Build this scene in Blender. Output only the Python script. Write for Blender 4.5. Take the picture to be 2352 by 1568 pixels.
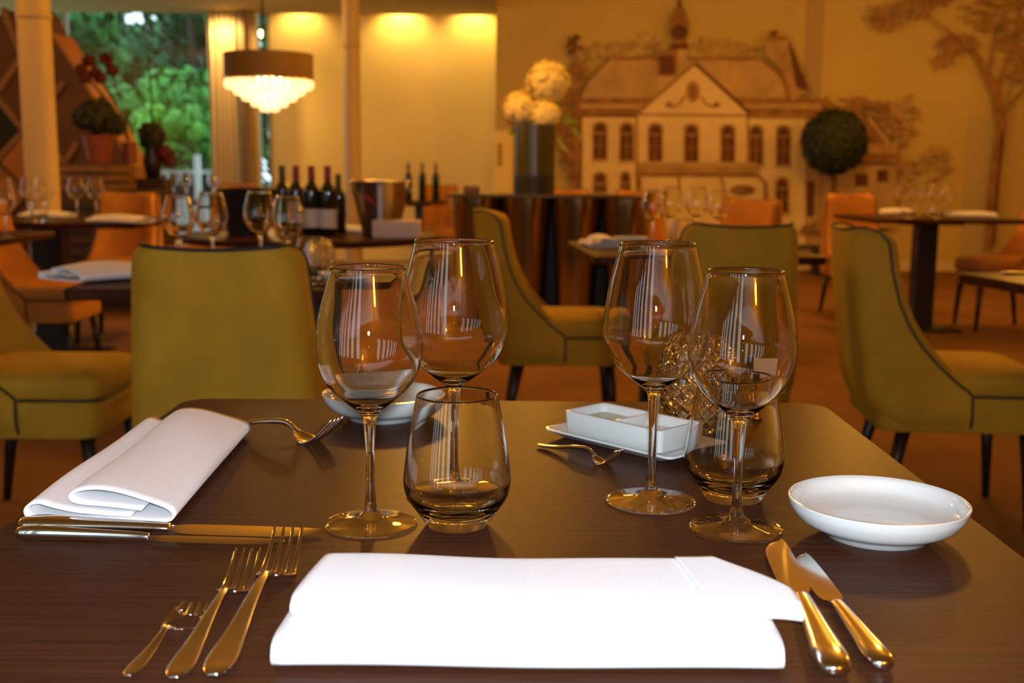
import bpy, bmesh, math, random
from mathutils import Matrix, Vector, noise
random.seed(7)
PI = math.pi; R = math.radians
for o in list(bpy.data.objects): bpy.data.objects.remove(o)
SC = bpy.context.scene; COL = SC.collection
# ---------------------------------------------------------------- camera
F = 2600.0; CAMZ = 1.046; TZ = 0.75
CAM = Matrix.Translation((0, 0, CAMZ)) @ Matrix.Rotation(R(90 - 8.7), 4, 'X') @ Matrix.Rotation(R(0.45), 4, 'Z')
cd = bpy.data.cameras.new('camera'); cam = bpy.data.objects.new('camera', cd); COL.objects.link(cam)
cam.matrix_world = CAM; SC.camera = cam
cd.sensor_width = 23.6; cd.lens = F / 2352 * 23.6; cd.clip_end = 200; cd.clip_start = .02
cd.dof.use_dof = True; cd.dof.focus_distance = 0.99; cd.dof.aperture_fstop = 4.9
# ---------------------------------------------------------------- world, exposure
SC.view_settings.view_transform = 'Standard'; SC.view_settings.look = 'None'
SC.view_settings.exposure = 0.0; SC.view_settings.gamma = 1.0; SC.view_settings.use_curve_mapping = False
W = bpy.data.worlds.new('sky'); SC.world = W; W.use_nodes = True
bg = W.node_tree.nodes['Background']; bg.inputs[0].default_value = (.68, .92, 1.0, 1); bg.inputs[1].default_value = 2.5
# ---------------------------------------------------------------- lights
WARM = (1.0, .425, .05)
def light(name, kind, loc, power, color=WARM, size=.3, target=None, spot=None, sy=None, rad=None):
    l = bpy.data.lights.new(name, kind); l.energy = power; l.color = color
    if kind == 'AREA':
        l.shape = 'RECTANGLE' if sy else 'DISK'; l.size = size
        if sy: l.size_y = sy
    elif rad is not None: l.shadow_soft_size = rad
    if spot: l.spot_size = R(spot[0]); l.spot_blend = spot[1]
    o = bpy.data.objects.new(name, l); COL.objects.link(o); o.location = loc
    if target: o.rotation_euler = (Vector(target) - Vector(loc)).to_track_quat('-Z', 'Y').to_euler()
    return o
light('camera_flash', 'SPOT', (0, -.01, CAMZ + .03), 68.0, (.74, .86, 1.0), target=(0, 2.2, .80), spot=(95, .5), rad=.018)
light('key_lamp', 'POINT', (-.45, 6.0, 2.4), 95, WARM, rad=.13)
for i, (x, y, p) in enumerate([(1.8, 4.6, 34), (-4.3, 5.6, 70), (2.6, 8.4, 72), (0.2, 8.2, 50), (-2.4, 10.6, 24),
                               (4.6, 6.4, 40), (-3.8, 3.0, 10), (1.1, -1.9, 70), (4.4, 9.6, 48), (1.5, 9.6, 24)]):
    light('warm_room_fill', 'POINT', (x, y, 2.35), p * 1.05, WARM, rad=.12)  # unseen warm points added to brighten the room, ceiling and chairs
for px_, p in ((700, 26), (925, 40), (1085, 30)):
    x = (px_ - 1176) / F * 12.9
    light('cove_spot', 'SPOT', (x, 12.74, 2.90), p * 1.5, (1, .62, .19), target=(x, 12.86, 2.0), spot=(120, .8), rad=.04)
light('curtain_cove', 'SPOT', (-3.0, 12.0, 2.60), 70, (1, .60, .2), target=(-3.1, 12.4, 2.0), spot=(120, .8), rad=.04)

# ---------------------------------------------------------------- helpers
def ray(px, py):
    d = Vector(((px - 1176) / F, (784 - py) / F, -1)); return (CAM.to_3x3() @ d), CAM.translation
def tp(px, py, z=TZ):
    d, o = ray(px, py); t = (z - o.z) / d.z; return o + d * t
def yp(px, py, Y):
    d, o = ray(px, py); t = (Y - o.y) / d.y; return o + d * t
_m = {}
def mat(name, col=(.5, .5, .5), rough=.5, metal=0, noise_s=0, noise_a=.2, bump=0, bump_s=40, trans=0, ior=1.5, emit=None, es=1,
        sheen=0, spec=None, coat=0, stretch=(1, 1, 1), alpha=None):
    if name in _m: return _m[name]
    m = bpy.data.materials.new(name); m.use_nodes = True; nt = m.node_tree; b = nt.nodes['Principled BSDF']
    b.inputs['Base Color'].default_value = (*col, 1); b.inputs['Roughness'].default_value = rough; b.inputs['Metallic'].default_value = metal
    b.inputs['Transmission Weight'].default_value = trans; b.inputs['IOR'].default_value = ior
    if spec is not None: b.inputs['Specular IOR Level'].default_value = spec
    if sheen: b.inputs['Sheen Weight'].default_value = sheen; b.inputs['Sheen Roughness'].default_value = .4; b.inputs['Sheen Tint'].default_value = (*[min(1, c * 2.2) for c in col], 1)
    if coat: b.inputs['Coat Weight'].default_value = coat; b.inputs['Coat Roughness'].default_value = .08
    if emit: b.inputs['Emission Color'].default_value = (*emit, 1); b.inputs['Emission Strength'].default_value = es
    tc = None
    if noise_s or bump:
        tc = nt.nodes.new('ShaderNodeTexCoord'); mp = nt.nodes.new('ShaderNodeMapping'); mp.inputs['Scale'].default_value = stretch
        nt.links.new(tc.outputs['Object'], mp.inputs[0])
    if noise_s:
        n = nt.nodes.new('ShaderNodeTexNoise'); n.inputs['Scale'].default_value = noise_s; n.inputs['Detail'].default_value = 5
        r = nt.nodes.new('ShaderNodeValToRGB'); r.color_ramp.elements[0].position = .3; r.color_ramp.elements[1].position = .7
        r.color_ramp.elements[0].color = (*[max(0, c * (1 - noise_a)) for c in col], 1); r.color_ramp.elements[1].color = (*[min(1, c * (1 + noise_a)) for c in col], 1)
        nt.links.new(mp.outputs[0], n.inputs['Vector']); nt.links.new(n.outputs[0], r.inputs[0]); nt.links.new(r.outputs[0], b.inputs['Base Color'])
    if bump:
        n = nt.nodes.new('ShaderNodeTexNoise'); n.inputs['Scale'].default_value = bump_s; n.inputs['Detail'].default_value = 3
        bp = nt.nodes.new('ShaderNodeBump'); bp.inputs['Strength'].default_value = bump; bp.inputs['Distance'].default_value = .002
        nt.links.new(mp.outputs[0], n.inputs['Vector']); nt.links.new(n.outputs[0], bp.inputs['Height']); nt.links.new(bp.outputs[0], b.inputs['Normal'])
    _m[name] = m; return m
def obj(name, bm, m, parent=None, smooth=True, auto=None):
    me = bpy.data.meshes.new(name); bmesh.ops.recalc_face_normals(bm, faces=bm.faces) if auto != 'keep' else None
    bm.to_mesh(me); bm.free(); o = bpy.data.objects.new(name, me); COL.objects.link(o)
    for k in (m if isinstance(m, (list, tuple)) else [m]): me.materials.append(k)
    if smooth: me.polygons.foreach_set('use_smooth', [True] * len(me.polygons))
    if auto and auto != 'keep':
        e = o.modifiers.new('edges', 'EDGE_SPLIT'); e.split_angle = R(auto)
    if parent: o.parent = parent
    return o
def tag(o, label=None, cat=None, group=None, kind=None):
    if label: o['label'] = label
    if cat: o['category'] = cat
    if group: o['group'] = group
    if kind: o['kind'] = kind
    return o
def thing(name, label, cat, loc=(0, 0, 0), rz=0, group=None):
    o = bpy.data.objects.new(name, None); COL.objects.link(o); o.location = loc; o.rotation_euler = (0, 0, rz); o.empty_display_size = .1
    return tag(o, label, cat, group)
def dup(src, loc=None, rz=None, label=None, group=None, scale=None):
    r = src.copy(); COL.objects.link(r)
    if loc is not None: r.location = loc
    if rz is not None: r.rotation_euler = (0, 0, rz)
    if scale: r.scale = scale
    if label: r['label'] = label
    if group: r['group'] = group
    def kids(a, b):
        for ch in list(a.children):
            if ch == b: continue
            c = ch.copy(); COL.objects.link(c); c.parent = b; c.matrix_parent_inverse = ch.matrix_parent_inverse; kids(ch, c)
    kids(src, r); return r
class First:
    """the first placing moves the source itself, the next ones copy it"""
    def __init__(s, src): s.src = src; s.used = False
    def put(s, loc, rz, label, group=None, scale=None):
        if not s.used:
            s.used = True; o = s.src; o.location = loc; o.rotation_euler = (0, 0, rz); o['label'] = label
            if group: o['group'] = group
            if scale: o.scale = scale
            return o
        return dup(s.src, loc, rz, label, group, scale or (1, 1, 1))
def NB(): return bmesh.new()
def box(bm, a, b, mi=0, M=None):
    vs = [bm.verts.new(Vector((x, y, z)) if M is None else M @ Vector((x, y, z))) for x in (a[0], b[0]) for y in (a[1], b[1]) for z in (a[2], b[2])]
    for q in ((0, 1, 3, 2), (4, 6, 7, 5), (0, 4, 5, 1), (2, 3, 7, 6), (0, 2, 6, 4), (1, 5, 7, 3)):
        f = bm.faces.new([vs[i] for i in q]); f.material_index = mi
    return bm
def rbox(bm, a, b, r=.005, seg=2):
    t = NB(); box(t, a, b); bmesh.ops.recalc_face_normals(t, faces=t.faces)
    bmesh.ops.bevel(t, geom=list(t.edges), offset=r, segments=seg, profile=.5, affect='EDGES')
    me = bpy.data.meshes.new('t'); t.to_mesh(me); t.free(); bm.from_mesh(me); bpy.data.meshes.remove(me); return bm
def lathe(bm, prof, n=48, c=(0, 0, 0), mi=0, sx=1, sy=1, rot=None):
    rings = []
    for (r, z) in prof:
        if r < 1e-6: rings.append([bm.verts.new((c[0], c[1], c[2] + z))])
        else: rings.append([bm.verts.new((c[0] + r * math.cos(2 * PI * k / n) * sx, c[1] + r * math.sin(2 * PI * k / n) * sy, c[2] + z)) for k in range(n)])
    for A, B in zip(rings, rings[1:]):
        for k in range(n):
            k2 = (k + 1) % n
            if len(A) == 1 and len(B) == 1: continue
            if len(A) == 1: f = bm.faces.new((A[0], B[k2], B[k]))
            elif len(B) == 1: f = bm.faces.new((A[k], A[k2], B[0]))
            else: f = bm.faces.new((A[k], A[k2], B[k2], B[k]))
            f.material_index = mi
    return bm
def smoothprof(pts, n=6):
    out = []
    P = [pts[0]] + list(pts) + [pts[-1]]
    for i in range(1, len(P) - 2):
        for k in range(n):
            t = k / n; a, b, c_, d = P[i - 1], P[i], P[i + 1], P[i + 2]
            out.append(tuple(.5 * (2 * b[j] + (c_[j] - a[j]) * t + (2 * a[j] - 5 * b[j] + 4 * c_[j] - d[j]) * t * t + (-a[j] + 3 * b[j] - 3 * c_[j] + d[j]) * t ** 3) for j in range(len(b))))
    out.append(tuple(pts[-1])); return out
def tube(bm, pts, r, n=8, caps=True, closed=False, flat=None, mi=0):
    pts = [Vector(p) for p in pts]; N = len(pts); rings = []; up = None
    for i, p in enumerate(pts):
        if closed: d = pts[(i + 1) % N] - pts[i - 1]
        else: d = pts[min(i + 1, N - 1)] - pts[max(i - 1, 0)]
        d.normalize()
        if up is None: up = Vector((0, 0, 1)) if abs(d.z) < .9 else Vector((1, 0, 0))
        s = d.cross(up)
        if s.length < 1e-6: s = d.cross(Vector((1, 0, 0)))
        s.normalize(); u = s.cross(d); up = u
        rr = r[i] if isinstance(r, (list, tuple)) else r; rv = (flat[i] if isinstance(flat, (list, tuple)) else (flat if flat else rr))
        rings.append([bm.verts.new(p + s * rr * math.cos(2 * PI * k / n) + u * rv * math.sin(2 * PI * k / n)) for k in range(n)])
    rng = range(N if closed else N - 1)
    for i in rng:
        A, B = rings[i], rings[(i + 1) % N]
        for k in range(n): bm.faces.new((A[k], A[(k + 1) % n], B[(k + 1) % n], B[k])).material_index = mi
    if caps and not closed: bm.faces.new(rings[0]).material_index = mi; bm.faces.new(rings[-1][::-1]).material_index = mi
    return bm
def grid(bm, f, nu, nv, mi=0, wrap=False):
    V = [[bm.verts.new(f(i / nu, j / nv)) for j in range(nv + 1)] for i in range(nu + 1)]
    for i in range(nu):
        for j in range(nv): bm.faces.new((V[i][j], V[i + 1][j], V[i + 1][j + 1], V[i][j + 1])).material_index = mi
    return V
def prism(bm, pts, y0, y1, mi=0):
    """polygon in x,z extruded along y"""
    A = [bm.verts.new((x, y0, z)) for x, z in pts]; B = [bm.verts.new((x, y1, z)) for x, z in pts]
    bm.faces.new(A).material_index = mi; bm.faces.new(B[::-1]).material_index = mi
    for i in range(len(pts)): bm.faces.new((A[i], B[i], B[(i + 1) % len(pts)], A[(i + 1) % len(pts)])).material_index = mi
    return bm
def struct(name, bm, m, smooth=False, parent=None):
    o = obj(name, bm, m, parent, smooth)
    if not parent: o['kind'] = 'structure'
    return o
def mod_solid(o, t, off=0):
    s = o.modifiers.new('thickness', 'SOLIDIFY'); s.thickness = t; s.offset = off; return o
def mod_sub(o, n=1):
    s = o.modifiers.new('smooth', 'SUBSURF'); s.levels = n; s.render_levels = n; return o

# ---------------------------------------------------------------- materials
def thin_glass(name, k):
    m = bpy.data.materials.new(name); m.use_nodes = True; nt = m.node_tree; nt.nodes.remove(nt.nodes['Principled BSDF']); N = nt.nodes.new
    ge = N('ShaderNodeNewGeometry'); mr = N('ShaderNodeMapRange'); mr.inputs[3].default_value = 1.5; mr.inputs[4].default_value = 1 / 1.5; nt.links.new(ge.outputs['Backfacing'], mr.inputs[0])
    fr = N('ShaderNodeFresnel'); nt.links.new(mr.outputs[0], fr.inputs[0]); t = N('ShaderNodeBsdfTransparent'); t.inputs[0].default_value = (.985, .99, .99, 1)
    g = N('ShaderNodeBsdfGlossy'); g.inputs['Roughness'].default_value = 0.0; a = N('ShaderNodeMixShader'); nt.links.new(fr.outputs[0], a.inputs[0]); nt.links.new(t.outputs[0], a.inputs[1]); nt.links.new(g.outputs[0], a.inputs[2])
    gl = N('ShaderNodeBsdfGlass'); gl.inputs['Roughness'].default_value = 0.0; gl.inputs['IOR'].default_value = 1.5
    x = N('ShaderNodeMixShader'); x.inputs[0].default_value = k; nt.links.new(a.outputs[0], x.inputs[1]); nt.links.new(gl.outputs[0], x.inputs[2]); nt.links.new(x.outputs[0], nt.nodes['Material Output'].inputs[0]); return m
GLASS = mat('clear_glass', (1, 1, 1), 0.0, trans=1, ior=1.54); GTHIN = thin_glass('thin_clear_glass', .35); GTUMB = thin_glass('tumbler_glass', .6); GSTEM = GLASS
STEEL = mat('polished_steel', (.86, .83, .78), .13, 1)
CHINA = mat('white_china', (.60, .61, .58), .12, coat=.4)
CLOTH = mat('white_linen', (.80, .79, .80), .9, bump=.35, bump_s=900, sheen=.2)
OLIVE = mat('olive_velvet', (.385, .225, .006), .85, noise_s=7, noise_a=.14, sheen=.25)
ORANGE = mat('orange_velvet', (.42, .17, .02), .85, noise_s=7, noise_a=.14, sheen=.25)
PIPE = mat('charcoal_piping', (.010, .012, .014), .6)
DLEG = mat('dark_leg_wood', (.012, .008, .006), .4)
DMET = mat('dark_table_metal', (.012, .014, .020), .45)
BLACK = mat('matt_black', (.008, .008, .008), .5)
GOLD = mat('brass', (.85, .55, .16), .18, 1)
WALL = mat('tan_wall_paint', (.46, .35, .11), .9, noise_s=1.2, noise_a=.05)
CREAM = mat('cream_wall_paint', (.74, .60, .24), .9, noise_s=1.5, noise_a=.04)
CEIL = mat('ceiling_paint', (.50, .40, .14), .9)
def wood_mat():
    m = bpy.data.materials.new('dark_grained_wood'); m.use_nodes = True; nt = m.node_tree; b = nt.nodes['Principled BSDF']; b.inputs['Specular IOR Level'].default_value = .10; b.inputs['IOR'].default_value = 1.28
    tc = nt.nodes.new('ShaderNodeTexCoord'); mp = nt.nodes.new('ShaderNodeMapping'); mp.inputs['Scale'].default_value = (1.4, 105, 1)
    nt.links.new(tc.outputs['Object'], mp.inputs[0])
    n = nt.nodes.new('ShaderNodeTexNoise'); n.inputs['Scale'].default_value = 4; n.inputs['Detail'].default_value = 8; n.inputs['Roughness'].default_value = .65; n.inputs['Distortion'].default_value = .25
    nt.links.new(mp.outputs[0], n.inputs['Vector'])
    r = nt.nodes.new('ShaderNodeValToRGB'); e = r.color_ramp.elements
    e[0].position = .36; e[0].color = (.030, .012, .007, 1); e[1].position = .66; e[1].color = (.078, .026, .011, 1)
    nt.links.new(n.outputs[0], r.inputs[0]); nt.links.new(r.outputs[0], b.inputs['Base Color'])
    r2 = nt.nodes.new('ShaderNodeMapRange'); r2.inputs[3].default_value = .27; r2.inputs[4].default_value = .42
    nt.links.new(n.outputs[0], r2.inputs[0]); nt.links.new(r2.outputs[0], b.inputs['Roughness'])
    bp = nt.nodes.new('ShaderNodeBump'); bp.inputs['Strength'].default_value = .25; bp.inputs['Distance'].default_value = .0006
    nt.links.new(n.outputs[0], bp.inputs['Height']); nt.links.new(bp.outputs[0], b.inputs['Normal'])
    return m
WOOD = wood_mat()
def pane_mat(name, tint=(1, 1, 1), k=.10):
    m = bpy.data.materials.new(name); m.use_nodes = True; nt = m.node_tree; nt.nodes.remove(nt.nodes['Principled BSDF'])
    t = nt.nodes.new('ShaderNodeBsdfTransparent'); t.inputs[0].default_value = (*tint, 1); g = nt.nodes.new('ShaderNodeBsdfGlossy'); g.inputs['Roughness'].default_value = .01
    mx = nt.nodes.new('ShaderNodeMixShader'); mx.inputs[0].default_value = k
    nt.links.new(t.outputs[0], mx.inputs[1]); nt.links.new(g.outputs[0], mx.inputs[2]); nt.links.new(mx.outputs[0], nt.nodes['Material Output'].inputs[0]); return m
PANE = pane_mat('window_pane')

# ================================================================ SETTING
XL, XR, YB = -6.6, 6.2, -2.4
YM = 12.0; YW = 12.9; XA = -0.19       # mural wall, far wall of the alcove, its side
b = NB(); box(b, (XL, YB, -.1), (XR, 13.2, 0)); struct('floor', b, mat('orange_carpet', (.15, .060, .005), .95, noise_s=1.6, noise_a=.22, bump=.6, bump_s=260))
b = NB(); box(b, (XL, YB, 2.95), (XR, YM + .2, 3.05)); struct('ceiling', b, CEIL)
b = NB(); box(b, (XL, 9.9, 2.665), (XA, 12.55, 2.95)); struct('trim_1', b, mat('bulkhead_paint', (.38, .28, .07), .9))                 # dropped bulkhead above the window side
b = NB(); box(b, (XL, 12.55, 3.1), (XA, YW + .2, 3.2)); box(b, (XL, 12.45, 2.95), (XA, 12.55, 3.2)); struct('ceiling_cove', b, CEIL)
b = NB(); box(b, (XA, YM, 0), (XR, YM + .2, 2.95)); struct('wall_back', b, WALL)
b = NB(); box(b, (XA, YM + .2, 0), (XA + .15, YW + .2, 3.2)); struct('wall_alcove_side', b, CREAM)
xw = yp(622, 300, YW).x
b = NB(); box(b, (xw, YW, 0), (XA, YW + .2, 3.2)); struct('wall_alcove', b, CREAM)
b = NB(); box(b, (XR, YB, 0), (XR + .2, YM + .2, 2.95)); struct('wall_right', b, WALL)
b = NB(); box(b, (XL - .2, YB, 0), (XL, 9.4, 2.95)); struct('wall_left', b, WALL)
b = NB(); box(b, (XA, YM - .02, 0), (XR, YM, .10)); struct('baseboard_back', b, mat('skirting', (.55, .46, .3), .6))
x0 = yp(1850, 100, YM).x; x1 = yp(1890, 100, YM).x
b = NB(); box(b, (x0, YM - .012, .1), (x1, YM, 2.95)); struct('trim_2', b, mat('corner_shade', (.36, .26, .12), .9))  # thin strip in darker wall tone, painting in the shade of a corner
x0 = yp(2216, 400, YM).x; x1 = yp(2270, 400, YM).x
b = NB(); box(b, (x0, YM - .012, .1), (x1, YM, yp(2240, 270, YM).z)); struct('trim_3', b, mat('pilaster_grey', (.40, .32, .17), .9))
# far window wall on the left
FR = mat('window_frame', (.30, .25, .14), .5)
def window_wall(name, p0, p1, z0, z1, nmull, fr=.05, dep=.06):
    p0 = Vector(p0); p1 = Vector(p1); d = (p1 - p0); L = d.length; M = Matrix.Translation(p0) @ Matrix.Rotation(math.atan2(d.y, d.x), 4, 'Z')
    w = thing(name, None, None); w['kind'] = 'structure'; del_keys = [k for k in ('label', 'category') if k in w]
    b = NB(); box(b, (0, -.004, z0), (L, .004, z1), M=M); obj('pane', b, PANE, w, False)
    b = NB(); box(b, (0, -dep / 2, z0 - fr), (L, dep / 2, z0), M=M); box(b, (0, -dep / 2, z1), (L, dep / 2, z1 + fr), M=M); obj('window_frame', b, FR, w, False)
    for k in range(nmull + 1):
        x = L * k / nmull; b = NB(); box(b, (x - fr / 2, -dep / 2, z0), (x + fr / 2, dep / 2, z1), M=M); obj('mullion', b, FR, w, False)
    return w
xg = yp(497, 300, YW).x
window_wall('window_1', (XL, YW, 0), (xg, YW, 0), .25, 2.72, 2)
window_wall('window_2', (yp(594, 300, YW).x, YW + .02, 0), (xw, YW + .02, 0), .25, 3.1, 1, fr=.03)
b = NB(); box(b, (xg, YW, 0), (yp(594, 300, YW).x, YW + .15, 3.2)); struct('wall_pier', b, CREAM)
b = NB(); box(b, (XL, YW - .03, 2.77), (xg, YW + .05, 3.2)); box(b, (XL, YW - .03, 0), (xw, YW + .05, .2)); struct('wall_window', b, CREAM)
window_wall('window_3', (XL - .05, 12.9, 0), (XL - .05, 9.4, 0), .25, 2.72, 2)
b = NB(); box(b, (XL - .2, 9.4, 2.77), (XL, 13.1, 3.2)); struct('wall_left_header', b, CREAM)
# tall windows behind and left of the camera (their daylight glints in the glasses)
b = NB(); box(b, (-.55, YB - .2, 0), (XR, YB, 2.95)); box(b, (XL, YB - .2, 2.8), (-.55, YB, 2.95)); box(b, (XL, YB - .2, 0), (-5.6, YB, 2.95)); struct('wall_front', b, WALL)
window_wall('window_4', (-5.5, YB, 0), (-.62, YB, 0), .1, 2.7, 6, fr=.40)

# ================================================================ ROOM: columns, curtains
def column(px0, px1, Y, label):
    x0 = yp(px0, 300, Y).x; x1 = yp(px1, 300, Y).x; r = (x1 - x0) / 2
    o = thing('round_column', label, 'column', ((x0 + x1) / 2, Y, 0)); cm = mat('column_paint', (.52, .38, .16), .55)
    b = NB(); lathe(b, [(r, 0), (r, 2.95 if Y < 9.8 else 2.665)], 40); obj('shaft', b, cm, o)
    b = NB(); lathe(b, [(r, 0), (r * 1.15, 0), (r * 1.15, .06), (r, .065)], 40); obj('base_ring', b, DMET, o)
    zz = yp(px0, 110 if Y > 8 else 45, Y).z
    b = NB(); lathe(b, [(r, zz), (r * 1.06, zz), (r * 1.06, zz + .04), (r, zz + .04)], 40); obj('collar', b, cm, o)
    return o
column(55, 128, 6.75, 'thick cream round column left, in front of the wooden diamond screen')
column(790, 829, 10.6, 'slim cream round column rising behind the wine bottles and silver bucket')
CURT = mat('cream_curtain', (.66, .54, .34), .9)
def curtain(px0, px1, Y, n, label):
    x0 = yp(px0, 300, Y).x; x1 = yp(px1, 300, Y).x
    def f(u, v):
        return (x0 + (x1 - x0) * u, Y + .045 * math.sin(u * n * 2 * PI) + .01 * math.sin(u * 31), .03 + 2.63 * v)
    b = NB(); grid(b, f, n * 10, 8); o = mod_solid(obj('curtain', b, CURT), .004); return tag(o, label, 'curtain', None)
curtain(484, 547, 12.35, 5, 'cream pleated curtain at the right edge of the big garden window')
curtain(566, 594, 12.4, 3, 'narrow cream curtain between the dark post and the slit window')
b = NB(); box(b, (yp(549, 200, 12.3).x, 12.26, 0), (yp(565, 200, 12.3).x, 12.34, 2.66)); tag(obj('post', b, mat('brown_post', (.16, .11, .05), .6), None, False), 'narrow brown post between the two cream curtains', 'post')

# ---------------------------------------------------------------- pendant chandelier
def chandelier():
    c = yp(617, 150, 7.0); s = 7.0 / F; r = 99 * s
    t = thing('chandelier', 'crystal drum pendant lamp with brown shade glowing in front of the curtain', 'lamp', (c.x, 7.0, 0))
    zt = yp(617, 124, 7).z; zb = yp(617, 184, 7).z
    sh = mat('brown_lamp_shade', (.11, .055, .008), .7)
    b = NB(); lathe(b, [(r, zb), (r, zt), (r - .006, zt), (r - .006, zb), (r, zb)], 64); obj('lamp_shade', b, sh, t, auto=40)
    b = NB(); lathe(b, [(r + .004, zb - .003), (r + .004, zb + .006), (r - .01, zb + .006), (r - .01, zb - .003), (r + .004, zb - .003)], 64); obj('shade_ring', b, GOLD, t, auto=40)
    b = NB(); lathe(b, [(.0, zt - .01), (r - .007, zt - .01)], 48); obj('shade_top', b, sh, t)
    b = NB(); tube(b, [(-.03, .0, zt - .01), (-.03, 0, 2.95)], .006); obj('rod', b, DMET, t)
    b = NB(); lathe(b, [(.0, 2.92), (.05, 2.92), (.055, 2.95)], 24, c=(-.03, 0, 0)); obj('ceiling_rose', b, DMET, t)
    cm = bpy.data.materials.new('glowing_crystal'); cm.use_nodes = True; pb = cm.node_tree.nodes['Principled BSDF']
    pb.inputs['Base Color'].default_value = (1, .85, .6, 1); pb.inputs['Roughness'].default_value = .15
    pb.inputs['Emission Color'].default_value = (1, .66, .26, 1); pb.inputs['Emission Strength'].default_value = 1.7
    tiers = [(.93, 0, .055), (.74, .035, .055), (.56, .075, .05), (.36, .11, .05), (.16, .14, .05)]
    for rr, dz, h in tiers:
        R0 = r * rr; n = max(5, int(2 * PI * R0 / .042)); b = NB()
        for k in range(n):
            a = 2 * PI * k / n; lathe(b, [(0, -h), (.012, -h * .92), (.019, -h * .5), (.016, 0), (0, .002)], 8, c=(R0 * math.cos(a), R0 * math.sin(a), zb - dz))
        obj('crystal_tier', b, cm, t)
    bm = mat('lamp_bulb', (1, .9, .7), .4, emit=(1, .68, .30), es=14)
    for a in range(3):
        b = NB(); lathe(b, [(0, -.03), (.022, -.018), (.028, 0), (.02, .02), (0, .03)], 16, c=(.07 * math.cos(a * 2.1), .07 * math.sin(a * 2.1), zb - .005)); obj('bulb', b, bm, t)
    l = light('chandelier_glow', 'POINT', (c.x, 7.0, zb + .01), 34, (1, .55, .18), rad=.05)
chandelier()

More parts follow.
